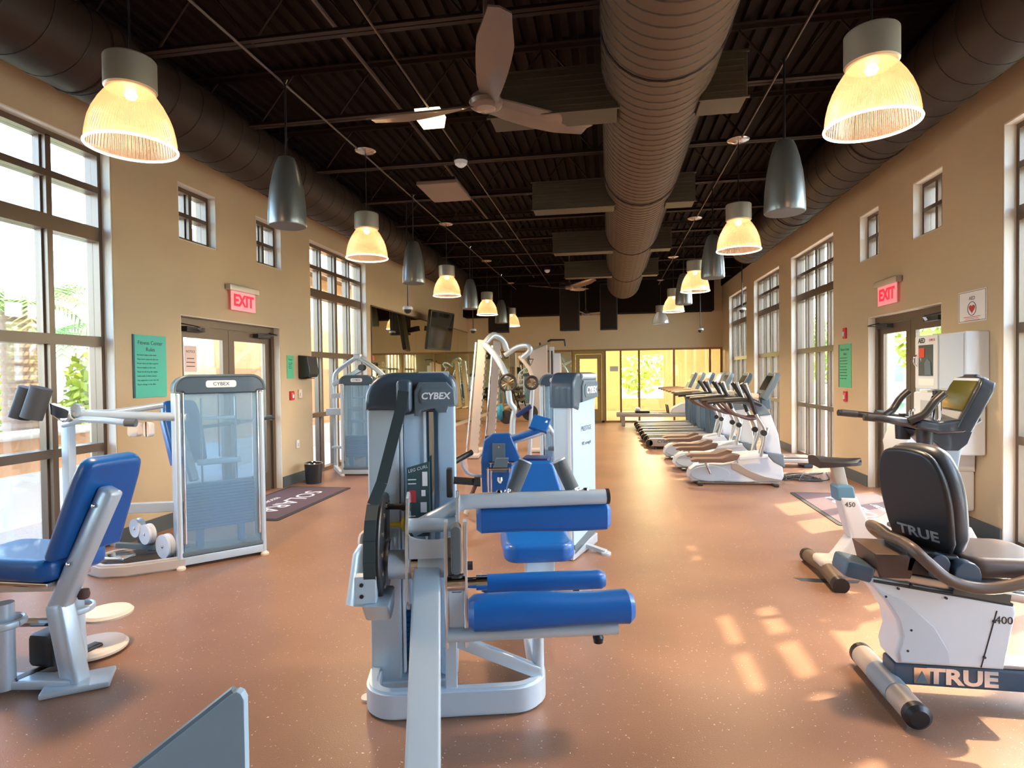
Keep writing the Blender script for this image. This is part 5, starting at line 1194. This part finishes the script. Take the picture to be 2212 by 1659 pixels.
# ================================================================== CARDIO ROW
def elliptical(label, loc):
    t = thing('elliptical_trainer', label, 'elliptical', loc, group='elliptical trainers by the right windows'); Wd = .27
    obj('drive_housing', MB().poly([(.02, .03), (-.03, .10), (.0, .20), (.08, .26), (.22, .29), (.42, .28), (.58, .31), (.74, .42), (.92, .46), (1.02, .44), (1.12, .34), (1.24, .27), (1.26, .12), (1.22, .05), (1.1, .03)], 'y', -Wd/2, Wd/2, .03, 3), M_WHITE, t)
    for s in (-1, 1):
        obj('side_disc', MB().poly([(.27+.27*cos(R(q)), .155+.11*math.sin(R(q))) for q in range(0, 360, 15)], 'y', s*(Wd/2-.01), s*(Wd/2+.03), .012), mat('pale_blue_plastic', (.60, .70, .76), .35), t)
        obj('side_swoosh', MB().poly([(.56, .30), (.62, .31), (.80, .20), (1.0, .12), (1.22, .08), (1.2, .05), (.9, .06), (.72, .14), (.56, .22)], 'y', s*(Wd/2-.008), s*(Wd/2+.012), .005), M_ALU, t)
        p_ = obj('pedal', MB().poly([(-.02, .36), (.0, .34), (.42, .33), (.60, .37), (.64, .44), (.56, .45), (.40, .395), (.05, .385)], 'y', s*.24-.085, s*.24+.085, .012), mat('pedal_brown', (.16, .095, .07), .55), t)
        obj('pedal_arm', MB().beam((.1, s*.24, .33), (1.02, s*.22, .42), .05, .05, r=.01), M_WHITE, t)
        obj('pedal_crank', MB().tube([(.27, s*(Wd/2+.02), .16), (.20, s*.22, .32)], .022, 8), M_CHROME, t)
        obj('moving_arm', MB().tube(smooth_path([(.92, s*.24, .42), (.98, s*.25, .75), (.86, s*.25, 1.0), (.78, s*.27, 1.25), (.72, s*.29, 1.42)]), .024, 10), M_ALU, t)
        obj('moving_grip', MB().tube(smooth_path([(.86, s*.25, 1.0), (.78, s*.27, 1.22), (.66, s*.30, 1.42)]), .03, 10), M_BLACK, t)
        obj('arm_link', MB().tube([(.92, s*.20, .45), (1.04, s*.16, .80)], .022, 8), M_ALU, t)
        obj('link_joint', MB().lathe([(0, -.03), (.04, -.03), (.04, .03), (0, .03)], n=14, M=Matrix.Translation((.96, s*.25, .74)) @ Matrix.Rotation(pi/2, 4, 'X')), M_BLACK, t)
        obj('side_rail', MB().tube(smooth_path([(.22, s*.25, 1.16), (.45, s*.26, 1.18), (.75, s*.24, 1.19), (.95, s*.14, 1.12)]), .028, 10), M_BLACK, t)
        obj('lower_loop', MB().tube(smooth_path([(.40, s*.26, 1.17), (.55, s*.26, 1.02), (.78, s*.22, .93), (.93, s*.12, .95)]), .024, 10), mat('brown_plastic', (.12, .07, .06), .4), t)
    obj('front_column', MB().poly([(1.02, .44), (1.24, .42), (1.20, .70), (1.10, .98), (.98, 1.12), (.88, 1.17), (.70, 1.20), (.55, 1.20), (.56, 1.15), (.80, 1.12), (.92, .98), (.98, .72)], 'y', -.09, .09, .025, 3), M_WHITE, t)
    obj('column_cowl', MB().poly([(.50, 1.205), (.56, 1.145), (.80, 1.115), (.93, .96), (1.10, .98), (1.02, 1.10), (.90, 1.19), (.72, 1.22)], 'y', -.11, .11, .02, 3), mat('cowl_grey', (.17, .22, .25), .4), t)
    obj('front_boot', MB().poly([(1.0, .46), (1.25, .43), (1.27, .24), (1.12, .32)], 'y', -.145, .145, .02), MATS['cowl_grey'], t)
    CM = Matrix.Translation((.98, 0, 1.20)) @ Matrix.Rotation(R(28), 4, 'Y')
    obj('console', MB().poly([(-.21, 0), (.21, 0), (.23, .30), (.17, .40), (-.17, .40), (-.23, .30)], 'x', -.035, .05, .02, 3, M=CM), M_CAP2, t)
    obj('console_screen', MB().bb(-.040, -.034, -.16, .16, .12, .34, CM), mat('console_glass', (.02, .022, .02), .12), t)
    obj('console_shelf', MB().rbox((.86, 0, 1.24), (.14, .30, .07), .02), M_OFFW, t)
    obj('console_neck', MB().beam((1.06, 0, 1.05), (1.02, 0, 1.30), .12, .08, r=.015), MATS['cowl_grey'], t)
    for x in (.12, 1.12): obj('floor_bar', MB().rbox((x, 0, .018), (.07, .56, .034), .012), M_BLACK, t)
    obj('base_rail', MB().tube([(.1, -.16, .035), (1.2, -.16, .035)], .014, 8), M_CHROME, t)
    return t
el = elliptical('white elliptical trainer closest to the camera by the right windows', (1.12, 8.72, 0))
dup(el, (1.05, 9.95, 0), label='white elliptical trainer in the middle of its row'); dup(el, (1.0, 11.15, 0), label='white elliptical trainer farthest back, beside the treadmills')
def treadmill(label, loc):
    t = thing('treadmill', label, 'treadmill', loc, group='treadmills facing the right windows')
    for s in (-1, 1):
        obj('side_rail', MB().poly([(0, .08), (.03, .22), (1.52, .25), (1.70, .18), (1.72, .06), (.05, .06)], 'y', s*.33, s*.42, .015), M_ALU, t)
        obj('upright', MB().poly([(1.36, .20), (1.74, .20), (1.66, .55), (1.52, .90), (1.40, 1.10), (1.26, 1.14), (1.28, 1.02), (1.34, .8), (1.34, .5)], 'y', s*.34, s*.42, .02, 3), M_CAP2, t)
        obj('handrail', MB().tube(smooth_path([(.62, s*.38, 1.13), (.95, s*.39, 1.15), (1.25, s*.38, 1.15), (1.45, s*.34, 1.10)]), .030, 10), mat('rail_tan', (.30, .19, .10), .45), t)
        obj('rear_cap', MB().lathe([(0, -.05), (.07, -.05), (.07, .05), (0, .05)], n=18, M=Matrix.Translation((.02, s*.37, .13)) @ Matrix.Rotation(pi/2, 4, 'X')), M_BLACK, t)
        obj('foot', MB().cyl((.15, s*.36, 0), (.15, s*.36, .08), .03, 10), M_BLACK, t); obj('foot', MB().cyl((1.6, s*.36, 0), (1.6, s*.36, .08), .03, 10), M_BLACK, t)
    obj('belt', MB().rbox((.78, 0, .20), (1.50, .62, .025), .008), M_RUBBER, t)
    obj('deck', MB().rbox((.80, 0, .14), (1.56, .66, .08), .01), M_IRON, t)
    obj('motor_hood', MB().poly([(1.38, .20), (1.46, .29), (1.62, .33), (1.80, .27), (1.86, .14), (1.84, .06), (1.40, .08)], 'y', -.33, .33, .03, 3), M_CAP, t)
    CM = Matrix.Translation((1.36, 0, 1.14)) @ Matrix.Rotation(R(26), 4, 'Y')
    obj('console', MB().poly([(-.30, 0), (.30, 0), (.30, .36), (.24, .46), (-.24, .46), (-.30, .36)], 'x', -.04, .05, .02, 3, M=CM), M_CAP2, t)
    obj('console_screen', MB().bb(-.046, -.038, -.20, .20, .16, .40, CM), MATS['console_glass'], t)
    obj('console_tray', MB().rbox((1.24, 0, 1.14), (.24, .60, .06), .02), M_OFFW, t)
    place_text('rail_lettering', 'CYBEX', .09, M_CAP, t, (.32, -.4215, .16), (1, 0, .01), (0, 0, 1), depth=.0006, bold=.002)
    return t
tm = treadmill('silver treadmill closest to the elliptical trainers', (.78, 12.75, 0))
for i, (x, y) in enumerate(((.74, 13.85), (.74, 15.2), (.72, 16.35))):
    dup(tm, (x, y, 0), label='silver treadmill, %s from the elliptical trainers' % ('second', 'third', 'fourth')[i])
# pilates reformer bench in front of the glass
t = thing('reformer_bench', 'long low reformer bench in front of the far glass partition', 'bench', (.20, 17.75, 0))
for s in (-1, 1): obj('rail', MB().rbox((1.15, s*.28, .33), (2.3, .06, .10), .012), M_ALU, t)
for x in (.2, 2.1): obj('leg', MB().rbox((x, 0, .14), (.10, .5, .28), .015), M_ALU, t)
obj('carriage_pad', MB().rbox((.75, 0, .42), (.42, .5, .07), .025, 3), M_BLACK, t)
obj('shoulder_rest', MB().rbox((.62, 0, .49), (.14, .40, .09), .03), M_WHITE, t)
obj('end_box', MB().poly([(1.55, .38), (2.25, .38), (2.30, .58), (2.10, .70), (1.85, .66), (1.6, .52)], 'y', -.24, .24, .03, 3), M_OFFW, t)
obj('foot_bar', MB().tube([(1.5, -.26, .36), (1.46, -.26, .62), (1.46, .26, .62), (1.5, .26, .36)], .02, 8), M_BLACK, t)
# ================================================================== UPRIGHT BIKE
M_BWHITE = mat('bike_white', (.70, .71, .72), .32, coat=.3)
t = thing('upright_bike', 'white upright exercise bike with black saddle and tall console at right', 'exercise bike', (1.62, 4.85, 0))
S = Matrix.Translation((-1.62, 0, 0))
obj('rear_foot', MB().tube([(.0, -.33, .055), (.02, 0, .075), (.0, .33, .055)], [.055, .062, .055], 16), mat('brown_cover', (.15, .10, .06), .4), t)
obj('foot_end', MB().tube([(.0, -.37, .05), (.0, -.32, .055)], .058, 16), M_BLACK, t); obj('foot_end', MB().tube([(.0, .32, .055), (.0, .37, .05)], .058, 16), M_BLACK, t)
obj('foot_cover', MB().rbox((.03, 0, .12), (.16, .20, .07), .03, 3), M_OFFW, t)
obj('frame_body', MB().poly([(.02, .10), (.10, .09), (.30, .14), (.80, .10), (1.05, .10), (1.10, .22), (1.0, .42), (.75, .52), (.50, .50), (.38, .42), (.30, .46), (.22, .63), (.10, .63), (.14, .46), (.18, .32), (.10, .20)], 'y', -.085, .085, .025, 3), M_BWHITE, t)
obj('side_disc', MB().lathe([(0, 0), (.19, 0), (.20, .01), (.185, .02), (0, .025)], n=36, M=Matrix.Translation((.50, -.085, .31)) @ Matrix.Rotation(pi/2, 4, 'X')), mat('disc_grey', (.50, .51, .51), .35), t)
obj('crank_arm', MB().beam((.53, -.13, .27), (.46, -.15, .45), .03, .04), M_CHROME, t)
obj('crank_hub', MB().cyl((.53, -.10, .27), (.53, -.16, .27), .04, 16), M_CHROME, t)
obj('pedal', MB().rbox((.50, -.21, .46), (.24, .09, .03), .012), M_BLACK, t); obj('pedal_strap', MB().beam((.44, -.2, .44), (.36, -.2, .34), .03, .02), M_BLACK, t)
obj('collar', MB().poly([(.085, .60), (.215, .60), (.20, .70), (.185, .715), (.09, .715), (.075, .70)], 'y', -.075, .075, .015, 3), mat('collar_blue', (.10, .24, .36), .4), t)
obj('seat_post', MB().beam((.14, 0, .68), (.10, 0, .86), .05, .09, r=.012), M_ALU, t)
sd_ = MB()
def saddle(u, v):
    wd = .12*(1-u)**.7+.028; x = -.06+u*.33; a = (v-.5)*2
    return (x, a*wd, .915+.02*(1-u)**2-.028*a*a+.015*max(0, u-.7))
sd_.grid(saddle, 14, 10); low = MB().grid(lambda u, v: (saddle(u, v)[0], saddle(u, v)[1]*.86, .855+.01*u), 14, 10)
sd_.add(low.v, [f[::-1] for f in low.f], True)
nv = 10; nu = 14; rim = [j for j in range(nv+1)]+[i*(nv+1)+nv for i in range(1, nu+1)]+[nu*(nv+1)+j for j in range(nv-1, -1, -1)]+[i*(nv+1) for i in range(nu-1, 0, -1)]
A_ = MB().grid(saddle, 14, 10); nA = len(A_.v); sd_.add(A_.v+low.v, [(rim[i], rim[i-1], rim[i-1]+nA, rim[i]+nA) for i in range(len(rim))], True)
obj('saddle', sd_, M_BLACK, t)
place_text('model_number', '450', .05, M_INK, t, (.165, -.087, .575), (1, 0, 0), (0, 0, 1), depth=.0006)
obj('console_mast', MB().beam((.80, 0, .45), (.90, 0, 1.08), .09, .13, up=(1, 0, 0), r=.02), mat('mast_grey', (.32, .40, .45), .4, metal=.2), t)
obj('front_foot', MB().tube([(1.05, -.30, .05), (1.05, .30, .05)], .05, 16), M_BLACK, t)
M_CAPD = mat('navy_black_plastic', (.018, .030, .048), .3, coat=.3)
CM = Matrix.Translation((.86, 0, 1.17)) @ Matrix.Rotation(R(-8), 4, 'Z') @ Matrix.Rotation(R(24), 4, 'Y')
obj('console_shell', MB().poly([(-.25, 0), (.25, 0), (.255, .32), (.22, .385), (.1, .40), (.09, .415), (-.09, .415), (-.1, .40), (-.22, .385), (-.255, .32)], 'x', -.02, .08, .025, 3, M=CM), M_CAPD, t)
obj('console_screen', MB().bb(-.0265, -.019, -.20, .20, .13, .35, CM), mat('olive_screen', (.12, .11, .02), .08), t)
obj('console_strip', MB().bb(-.0265, -.019, -.20, .20, .355, .375, CM), M_WHITE, t)
obj('console_keys', MB().bb(-.0265, -.019, -.20, .20, .055, .115, CM), mat('key_panel', (.42, .44, .46), .4), t)
obj('console_tray', MB().poly([(-.24, -.08), (.24, -.08), (.20, -.14), (.10, -.16), (-.10, -.16), (-.20, -.14)], 'z', 0, .001), M_CAPD, t)
t.children[-1].data = MB().poly([(.55, 1.17), (.70, 1.13), (.86, 1.14), (.98, 1.22), (.95, 1.28), (.84, 1.235), (.70, 1.215), (.58, 1.235)], 'y', -.24, .24, .02, 3).mesh('console_tray'); t.children[-1].data.materials.append(M_CAPD)
obj('cup_bin', MB().poly([(.62, 1.14), (.72, 1.13), (.94, 1.16), (.98, 1.22), (.92, 1.05), (.86, 1.0), (.76, 1.0)], 'y', -.17, .17, .02, 3), M_CAPD, t)
for y_ in (-.16, .16): obj('cup_holder', MB().lathe([(.05, 0), (.055, .12), (.06, .12)], c=(.64, y_, 1.05), n=18), M_BLACK, t)
for s in (-1, 1):
    h_ = obj('handlebar', MB().tube(smooth_path([(.72, s*.10, 1.19), (.60, s*.16, 1.20), (.48, s*.20, 1.22), (.36, s*.25, 1.235), (.20, s*.24, 1.25)]), .026, 12), M_BLACK, t)
    obj('bar_end_grip', MB().tube(smooth_path([(.52, s*.20, 1.22), (.60, s*.24, 1.27), (.66, s*.25, 1.36), (.72, s*.25, 1.42)]), .028, 12), M_BLACK, h_)
    obj('pulse_sensor', MB().tube([(.22, s*.242, 1.25), (.34, s*.25, 1.237)], .0275, 12), M_IRON, h_)
bt = thing('water_bottle', 'slim chrome bottle standing in the upright bike console', 'bottle', (2.32, 4.66, 1.222))
obj('body', MB().lathe([(0, 0), (.03, 0), (.034, .01), (.034, .15), (.026, .175), (.018, .185)], n=20), M_CHROME, bt); obj('lid', MB().lathe([(.02, .183), (.022, .19), (.022, .215), (0, .22)], n=16), M_BLACK, bt)
# ================================================================== RECUMBENT BIKE
t = thing('recumbent_bike', 'white recumbent exercise bike with tall black backrest at lower right', 'exercise bike', (1.33, 3.13, 0))
I = W2L(t)
obj('rear_stabiliser', MB().tube([(1.33, 2.84, .062), (1.33, 3.38, .062)], .056, 24, M=I), mat('beige_cover', (.52, .40, .30), .4), t)
obj('stabiliser_shade', MB().tube([(1.33, 2.99, .064), (1.33, 3.20, .064)], .059, 24, M=I), mat('shade_grey', (.30, .33, .35), .4), t)  # shadow of the bike body on the stabiliser, built in as a grey band
for y, s in ((2.84, -1), (3.38, 1)): obj('stabiliser_end', MB().tube([(1.33, y, .062), (1.33, y+s*.03, .062), (1.33, y+s*.045, .06)], [.058, .058, .04], 20, M=I), M_BLACK, t)
obj('level_foot', MB().lathe([(.025, 0), (.025, .02), (.012, .03)], c=(1.33, 2.86, 0), n=14, M=I), M_CHROME, t)
obj('base_beam', MB().rbox((2.12, 3.13, .125), (1.56, .13, .11), .02, M=I), M_CAP, t)
obj('beam_plate', MB().rbox((2.12, 3.13, .19), (1.40, .12, .022), .006, M=I), M_ALU, t)
place_text('beam_lettering', 'TRUE', .10, M_BRIGHT, t, Vector((1.64, 3.0635, .125))-Vector(t.location), (1, 0, 0), (0, 0, 1), depth=.002, bold=.004, sx=1.25)
emb = obj('beam_emblem', MB().poly([(1.43, .09), (1.50, .09), (1.50, .165), (1.43, .165)], 'y', 3.061, 3.066, M=I), M_CHROME, t)
obj('emblem_mark', MB().poly([(1.44, .095), (1.49, .095), (1.465, .15)], 'y', 3.058, 3.062, M=I), M_CAP2, emb)
body = [(1.355, .19), (1.36, .20), (1.345, .24), (1.355, .34), (1.335, .42), (1.27, .52), (1.23, .57), (1.24, .60), (1.84, .465), (1.84, .52), (1.86, .505), (1.83, .20), (1.80, .19)]
body = [(1.345, .19), (1.335, .24), (1.355, .32), (1.34, .40), (1.29, .49), (1.225, .565), (1.23, .60), (1.845, .50), (1.85, .46), (1.80, .19)]
obj('body_shell', MB().poly(body, 'y', 3.03, 3.23, .02, 3, M=I), M_BWHITE, t)
obj('body_side_panel', MB().poly([(1.36, .205), (1.352, .25), (1.37, .33), (1.35, .41), (1.30, .49), (1.25, .545), (1.38, .49), (1.50, .38), (1.56, .27), (1.565, .205)], 'y', 3.022, 3.032, .004, M=I), mat('bike_side_grey', (.58, .60, .62), .35), t)
obj('panel_seam', MB().tube([(1.765, 3.029, .47), (1.70, 3.029, .20)], .0025, 5, M=I), M_INK, t)
sm_ = MB()
for (x, z) in ((1.29, .515), (1.40, .36), (1.385, .26), (1.345, .555), (1.55, .52), (1.752, .42), (1.712, .25), (1.40, .575), (1.40, .565)): sm_.cyl((x, 3.021, z), (x, 3.032, z), .006, 8, M=I)
obj('screws', sm_, M_INK, t, kind='stuff')
place_text('model_number', '400', .05, M_INK, t, Vector((1.795, 3.0285, .425))-Vector(t.location), (1, 0, 0), (0, 0, 1), depth=.0006)
obj('seat_rail', MB().beam((1.16, 3.13, .632), (2.05, 3.13, .50), .17, .045, M=I, r=.01), M_ALU, t)
obj('rail_end_cap', MB().beam((1.12, 3.13, .635), (1.25, 3.13, .605), .19, .085, M=I, r=.02), M_CAP, t)
obj('rail_stripe', MB().beam((1.24, 3.033, .585), (1.83, 3.033, .50), .012, .012, M=I), M_INK, t)
obj('seat_carriage', MB().poly([(1.36, .63), (1.62, .60), (1.66, .66), (1.60, .72), (1.38, .74)], 'y', 3.02, 3.26, .02, M=I), M_BLACK, t)
obj('carriage_bracket', MB().poly([(1.47, .63), (1.53, .62), (1.54, .70)]+arc(1.50, .70, .04, 0, 180, 6), 'y', 2.97, 3.02, .008, M=I), M_CAP, t)
obj('carriage_bracket', MB().poly([(1.55, .605), (1.66, .60), (1.66, .655)]+arc(1.605, .66, .055, 0, 180, 6), 'y', 2.95, 3.02, .008, M=I), M_CAP, t)
obj('rear_tray', MB().poly([(1.27, .60), (1.40, .60), (1.44, .72), (1.24, .72)], 'y', 3.02, 3.30, .015, M=I), mat('tray_brown', (.10, .06, .045), .4), t)
BM = I @ Matrix.Translation((1.575, 3.20, .66)) @ Matrix.Rotation(R(24), 4, 'Z') @ Matrix.Rotation(R(-13), 4, 'Y')
bo = [(-.165, .12), (-.10, .03), (.10, .03), (.165, .12), (.185, .34), (.16, .49), (.09, .565), (-.09, .565), (-.16, .49), (-.185, .34)]
bo = [(p[0], p[1]) for p in smooth_path([(a_, b_, 0) for a_, b_ in bo+bo[:1]], 4)[:-1]]
obj('backrest_shell', MB().poly(bo, 'x', -.055, -.015, .018, 3, M=BM), M_BLACK, t)
obj('backrest_cushion', MB().poly([(a_*1.02, .03+(b_-.03)*1.005) for a_, b_ in bo], 'x', -.015, .085, .045, 4, M=BM), mat('seat_vinyl', (.045, .05, .058), .38, coat=.2), t)
M3_ = BM.to_3x3(); px_ = BM @ Vector((-.0565, 0, .145))
place_text('back_lettering', 'TRUE', .07, mat('silver_print', (.55, .5, .48), .3, metal=.6), t, px_, M3_ @ Vector((0, -1, 0)), M3_ @ Vector((0, 0, 1)), depth=.0012, bold=.002, sx=1.3)
obj('seat_cushion', MB().poly(rrect(1.60, 2.02, 2.98, 3.40, .10, 6), 'z', .62, .72, .045, 4, M=I), mat('seat_vinyl_brown', (.085, .06, .05), .35, coat=.3), t)
obj('seat_pan', MB().poly(rrect(1.63, 1.98, 3.02, 3.36, .08, 5), 'z', .565, .625, .015, 2, M=I), M_CAP, t)
obj('side_handle', MB().tube(smooth_path([(1.38, 3.05, .77), (1.385, 2.97, .76), (1.43, 2.94, .71), (1.52, 2.93, .635), (1.66, 2.93, .605), (1.80, 2.93, .635), (1.92, 2.94, .68)], 5), .027, 14, M=I), mat('handle_brown', (.13, .085, .06), .4), t)
obj('handle_tip', MB().tube([(1.92, 2.94, .68), (2.0, 2.94, .70)], .029, 14, M=I), M_CHROME, t)
obj('side_handle', MB().tube(smooth_path([(1.38, 3.30, .77), (1.385, 3.42, .76), (1.43, 3.46, .71), (1.52, 3.47, .66), (1.66, 3.47, .66), (1.82, 3.47, .70)], 5), .027, 14, M=I), MATS['handle_brown'], t)
obj('handle_crossbar', MB().tube([(1.38, 3.05, .77), (1.37, 3.17, .765), (1.38, 3.30, .77)], .027, 12, M=I), MATS['handle_brown'], t)
obj('warning_plate', MB().rbox((1.70, 3.025, .545), (.24, .006, .045), .002, M=I @ Matrix.Translation((1.70, 3.025, .545)) @ Matrix.Rotation(R(9), 4, 'Y') @ Matrix.Translation((-1.70, -3.025, -.545))), mat('plate_dark', (.08, .075, .06), .4), t)
obj('drive_housing', MB().poly([(2.25, .20), (2.85, .20), (2.95, .45), (2.80, .72), (2.55, .74), (2.35, .5)], 'y', 3.0, 3.26, .04, 3, M=I), M_BWHITE, t)
obj('front_stabiliser', MB().tube([(2.86, 2.84, .062), (2.86, 3.42, .062)], .056, 20, M=I), MATS['beige_cover'], t)
obj('console_mast', MB().beam((2.70, 3.13, .70), (2.86, 3.13, 1.15), .08, .10, M=I, up=(1, 0, 0), r=.02), M_BWHITE, t)
obj('console', MB().rbox((2.84, 3.13, 1.25), (.08, .40, .28), .03, M=I), M_CAP, t)
# ================================================================== WATER COOLER, BIN, MATS, CABLES
t = thing('water_fountain', 'white wall water fountain beside the right door, behind the upright bike', 'water fountain', (3.05, 6.42, 0))
obj('upper_basin', MB().poly([(-.22, .60), (.39, .60), (.39, 1.13), (-.10, 1.10), (-.20, 1.02), (-.26, .86)], 'y', -.22, .22, .04, 3), M_WHITE, t)
obj('back_panel', MB().rbox((.22, -.06, 1.07), (.33, .62, .58), .02), M_WHITE, t)
obj('grille', MB().bb(.052, .056, -.16, .10, 1.05, 1.28), mat('fountain_grille', (.45, .5, .52), .4), t)
obj('notice', MB().bb(.050, .055, -.34, -.22, .95, 1.30), M_PAPER, t)
obj('lower_case', MB().rbox((.16, 0, .42), (.46, .40, .40), .03), M_WHITE, t)
obj('spout', MB().tube(smooth_path([(-.06, .05, 1.11), (-.06, .05, 1.17), (-.02, .05, 1.18)]), .014, 8), M_CHROME, t)
obj('top_lid', MB().rbox((.18, .16, 1.368), (.14, .14, .02), .006), M_OFFW, t)
M_MAT = mat('mat_plum', (.10, .062, .075), .75, noise=.15, nscale=40, bump=.3, bscale=300)
def doormat(label, x0, x1, y0, y1, flip):
    cx, cy = (x0+x1)/2, (y0+y1)/2
    t = thing('door_mat', label, 'mat', (cx, cy, 0)); a, b = (x1-x0)/2, (y1-y0)/2
    obj('border', MB().poly(rrect(-a, a, -b, b, .05), 'z', .0, .007), M_RUBBER, t)
    obj('pile', MB().bb(-a+.05, a-.05, -b+.05, b-.05, .006, .011), M_MAT, t)
    xd, yd = ((0, -1, 0), (1, 0, 0)) if flip else ((0, 1, 0), (-1, 0, 0))
    place_text('mat_lettering', 'SOLARA', .34, M_TEXTW, t, (.08 if flip else -.08, 0, .0115), xd, yd, depth=.0004)
    place_text('mat_lettering', 'RESORT', .10, M_TEXTW, t, (-.20 if flip else .20, 0, .0115), xd, yd, depth=.0004)
    return t
doormat('plum entrance mat with white lettering inside the left door', -4.56, -3.62, 5.92, 7.80, True)
doormat('plum entrance mat with white lettering inside the right door', 2.30, 3.38, 6.42, 8.10, False)
rc = random.Random(9)
for i in range(5):
    pts = [(2.42+rc.random()*.1, 8.95+rc.random()*.2, .012)]
    for k in range(7): pts.append((2.5+rc.random()*.55, 8.9+rc.random()*.55, .010+.006*rc.random()))
    pts.append((3.0+rc.random()*.3, 9.6+rc.random()*.3, .012))
    o = obj('power_cable', MB().tube(smooth_path(pts, 5), .007, 6), M_BLACK); tag(o, 'tangled black power cable on the floor behind the nearest elliptical', 'cable', 'power cables behind the ellipticals')
t = thing('step_platform', 'low grey step platform by the right wall behind the nearest elliptical', 'step', (2.95, 10.35, 0))
obj('tread', MB().rbox((0, 0, .155), (.62, .36, .03), .012), mat('tread_brown', (.16, .12, .10), .6), t); obj('body', MB().rbox((0, 0, .11), (.66, .40, .07), .02), M_WHITE, t)
for x in (-.24, .24): obj('riser', MB().rbox((x, 0, .04), (.14, .36, .08), .015), M_CAP, t)
t = thing('waste_bin', 'chrome-rimmed black waste bin beside the left door', 'bin', (-4.36, 8.10, 0))
obj('body', MB().lathe([(.11, 0), (.13, .30), (.12, .30), (.10, .02)], n=24), M_BLACK, t); obj('rim', MB().tube([(.13*cos(2*pi*k/24), .13*sin(2*pi*k/24), .30) for k in range(25)], .01, 6, False), M_CHROME, t)
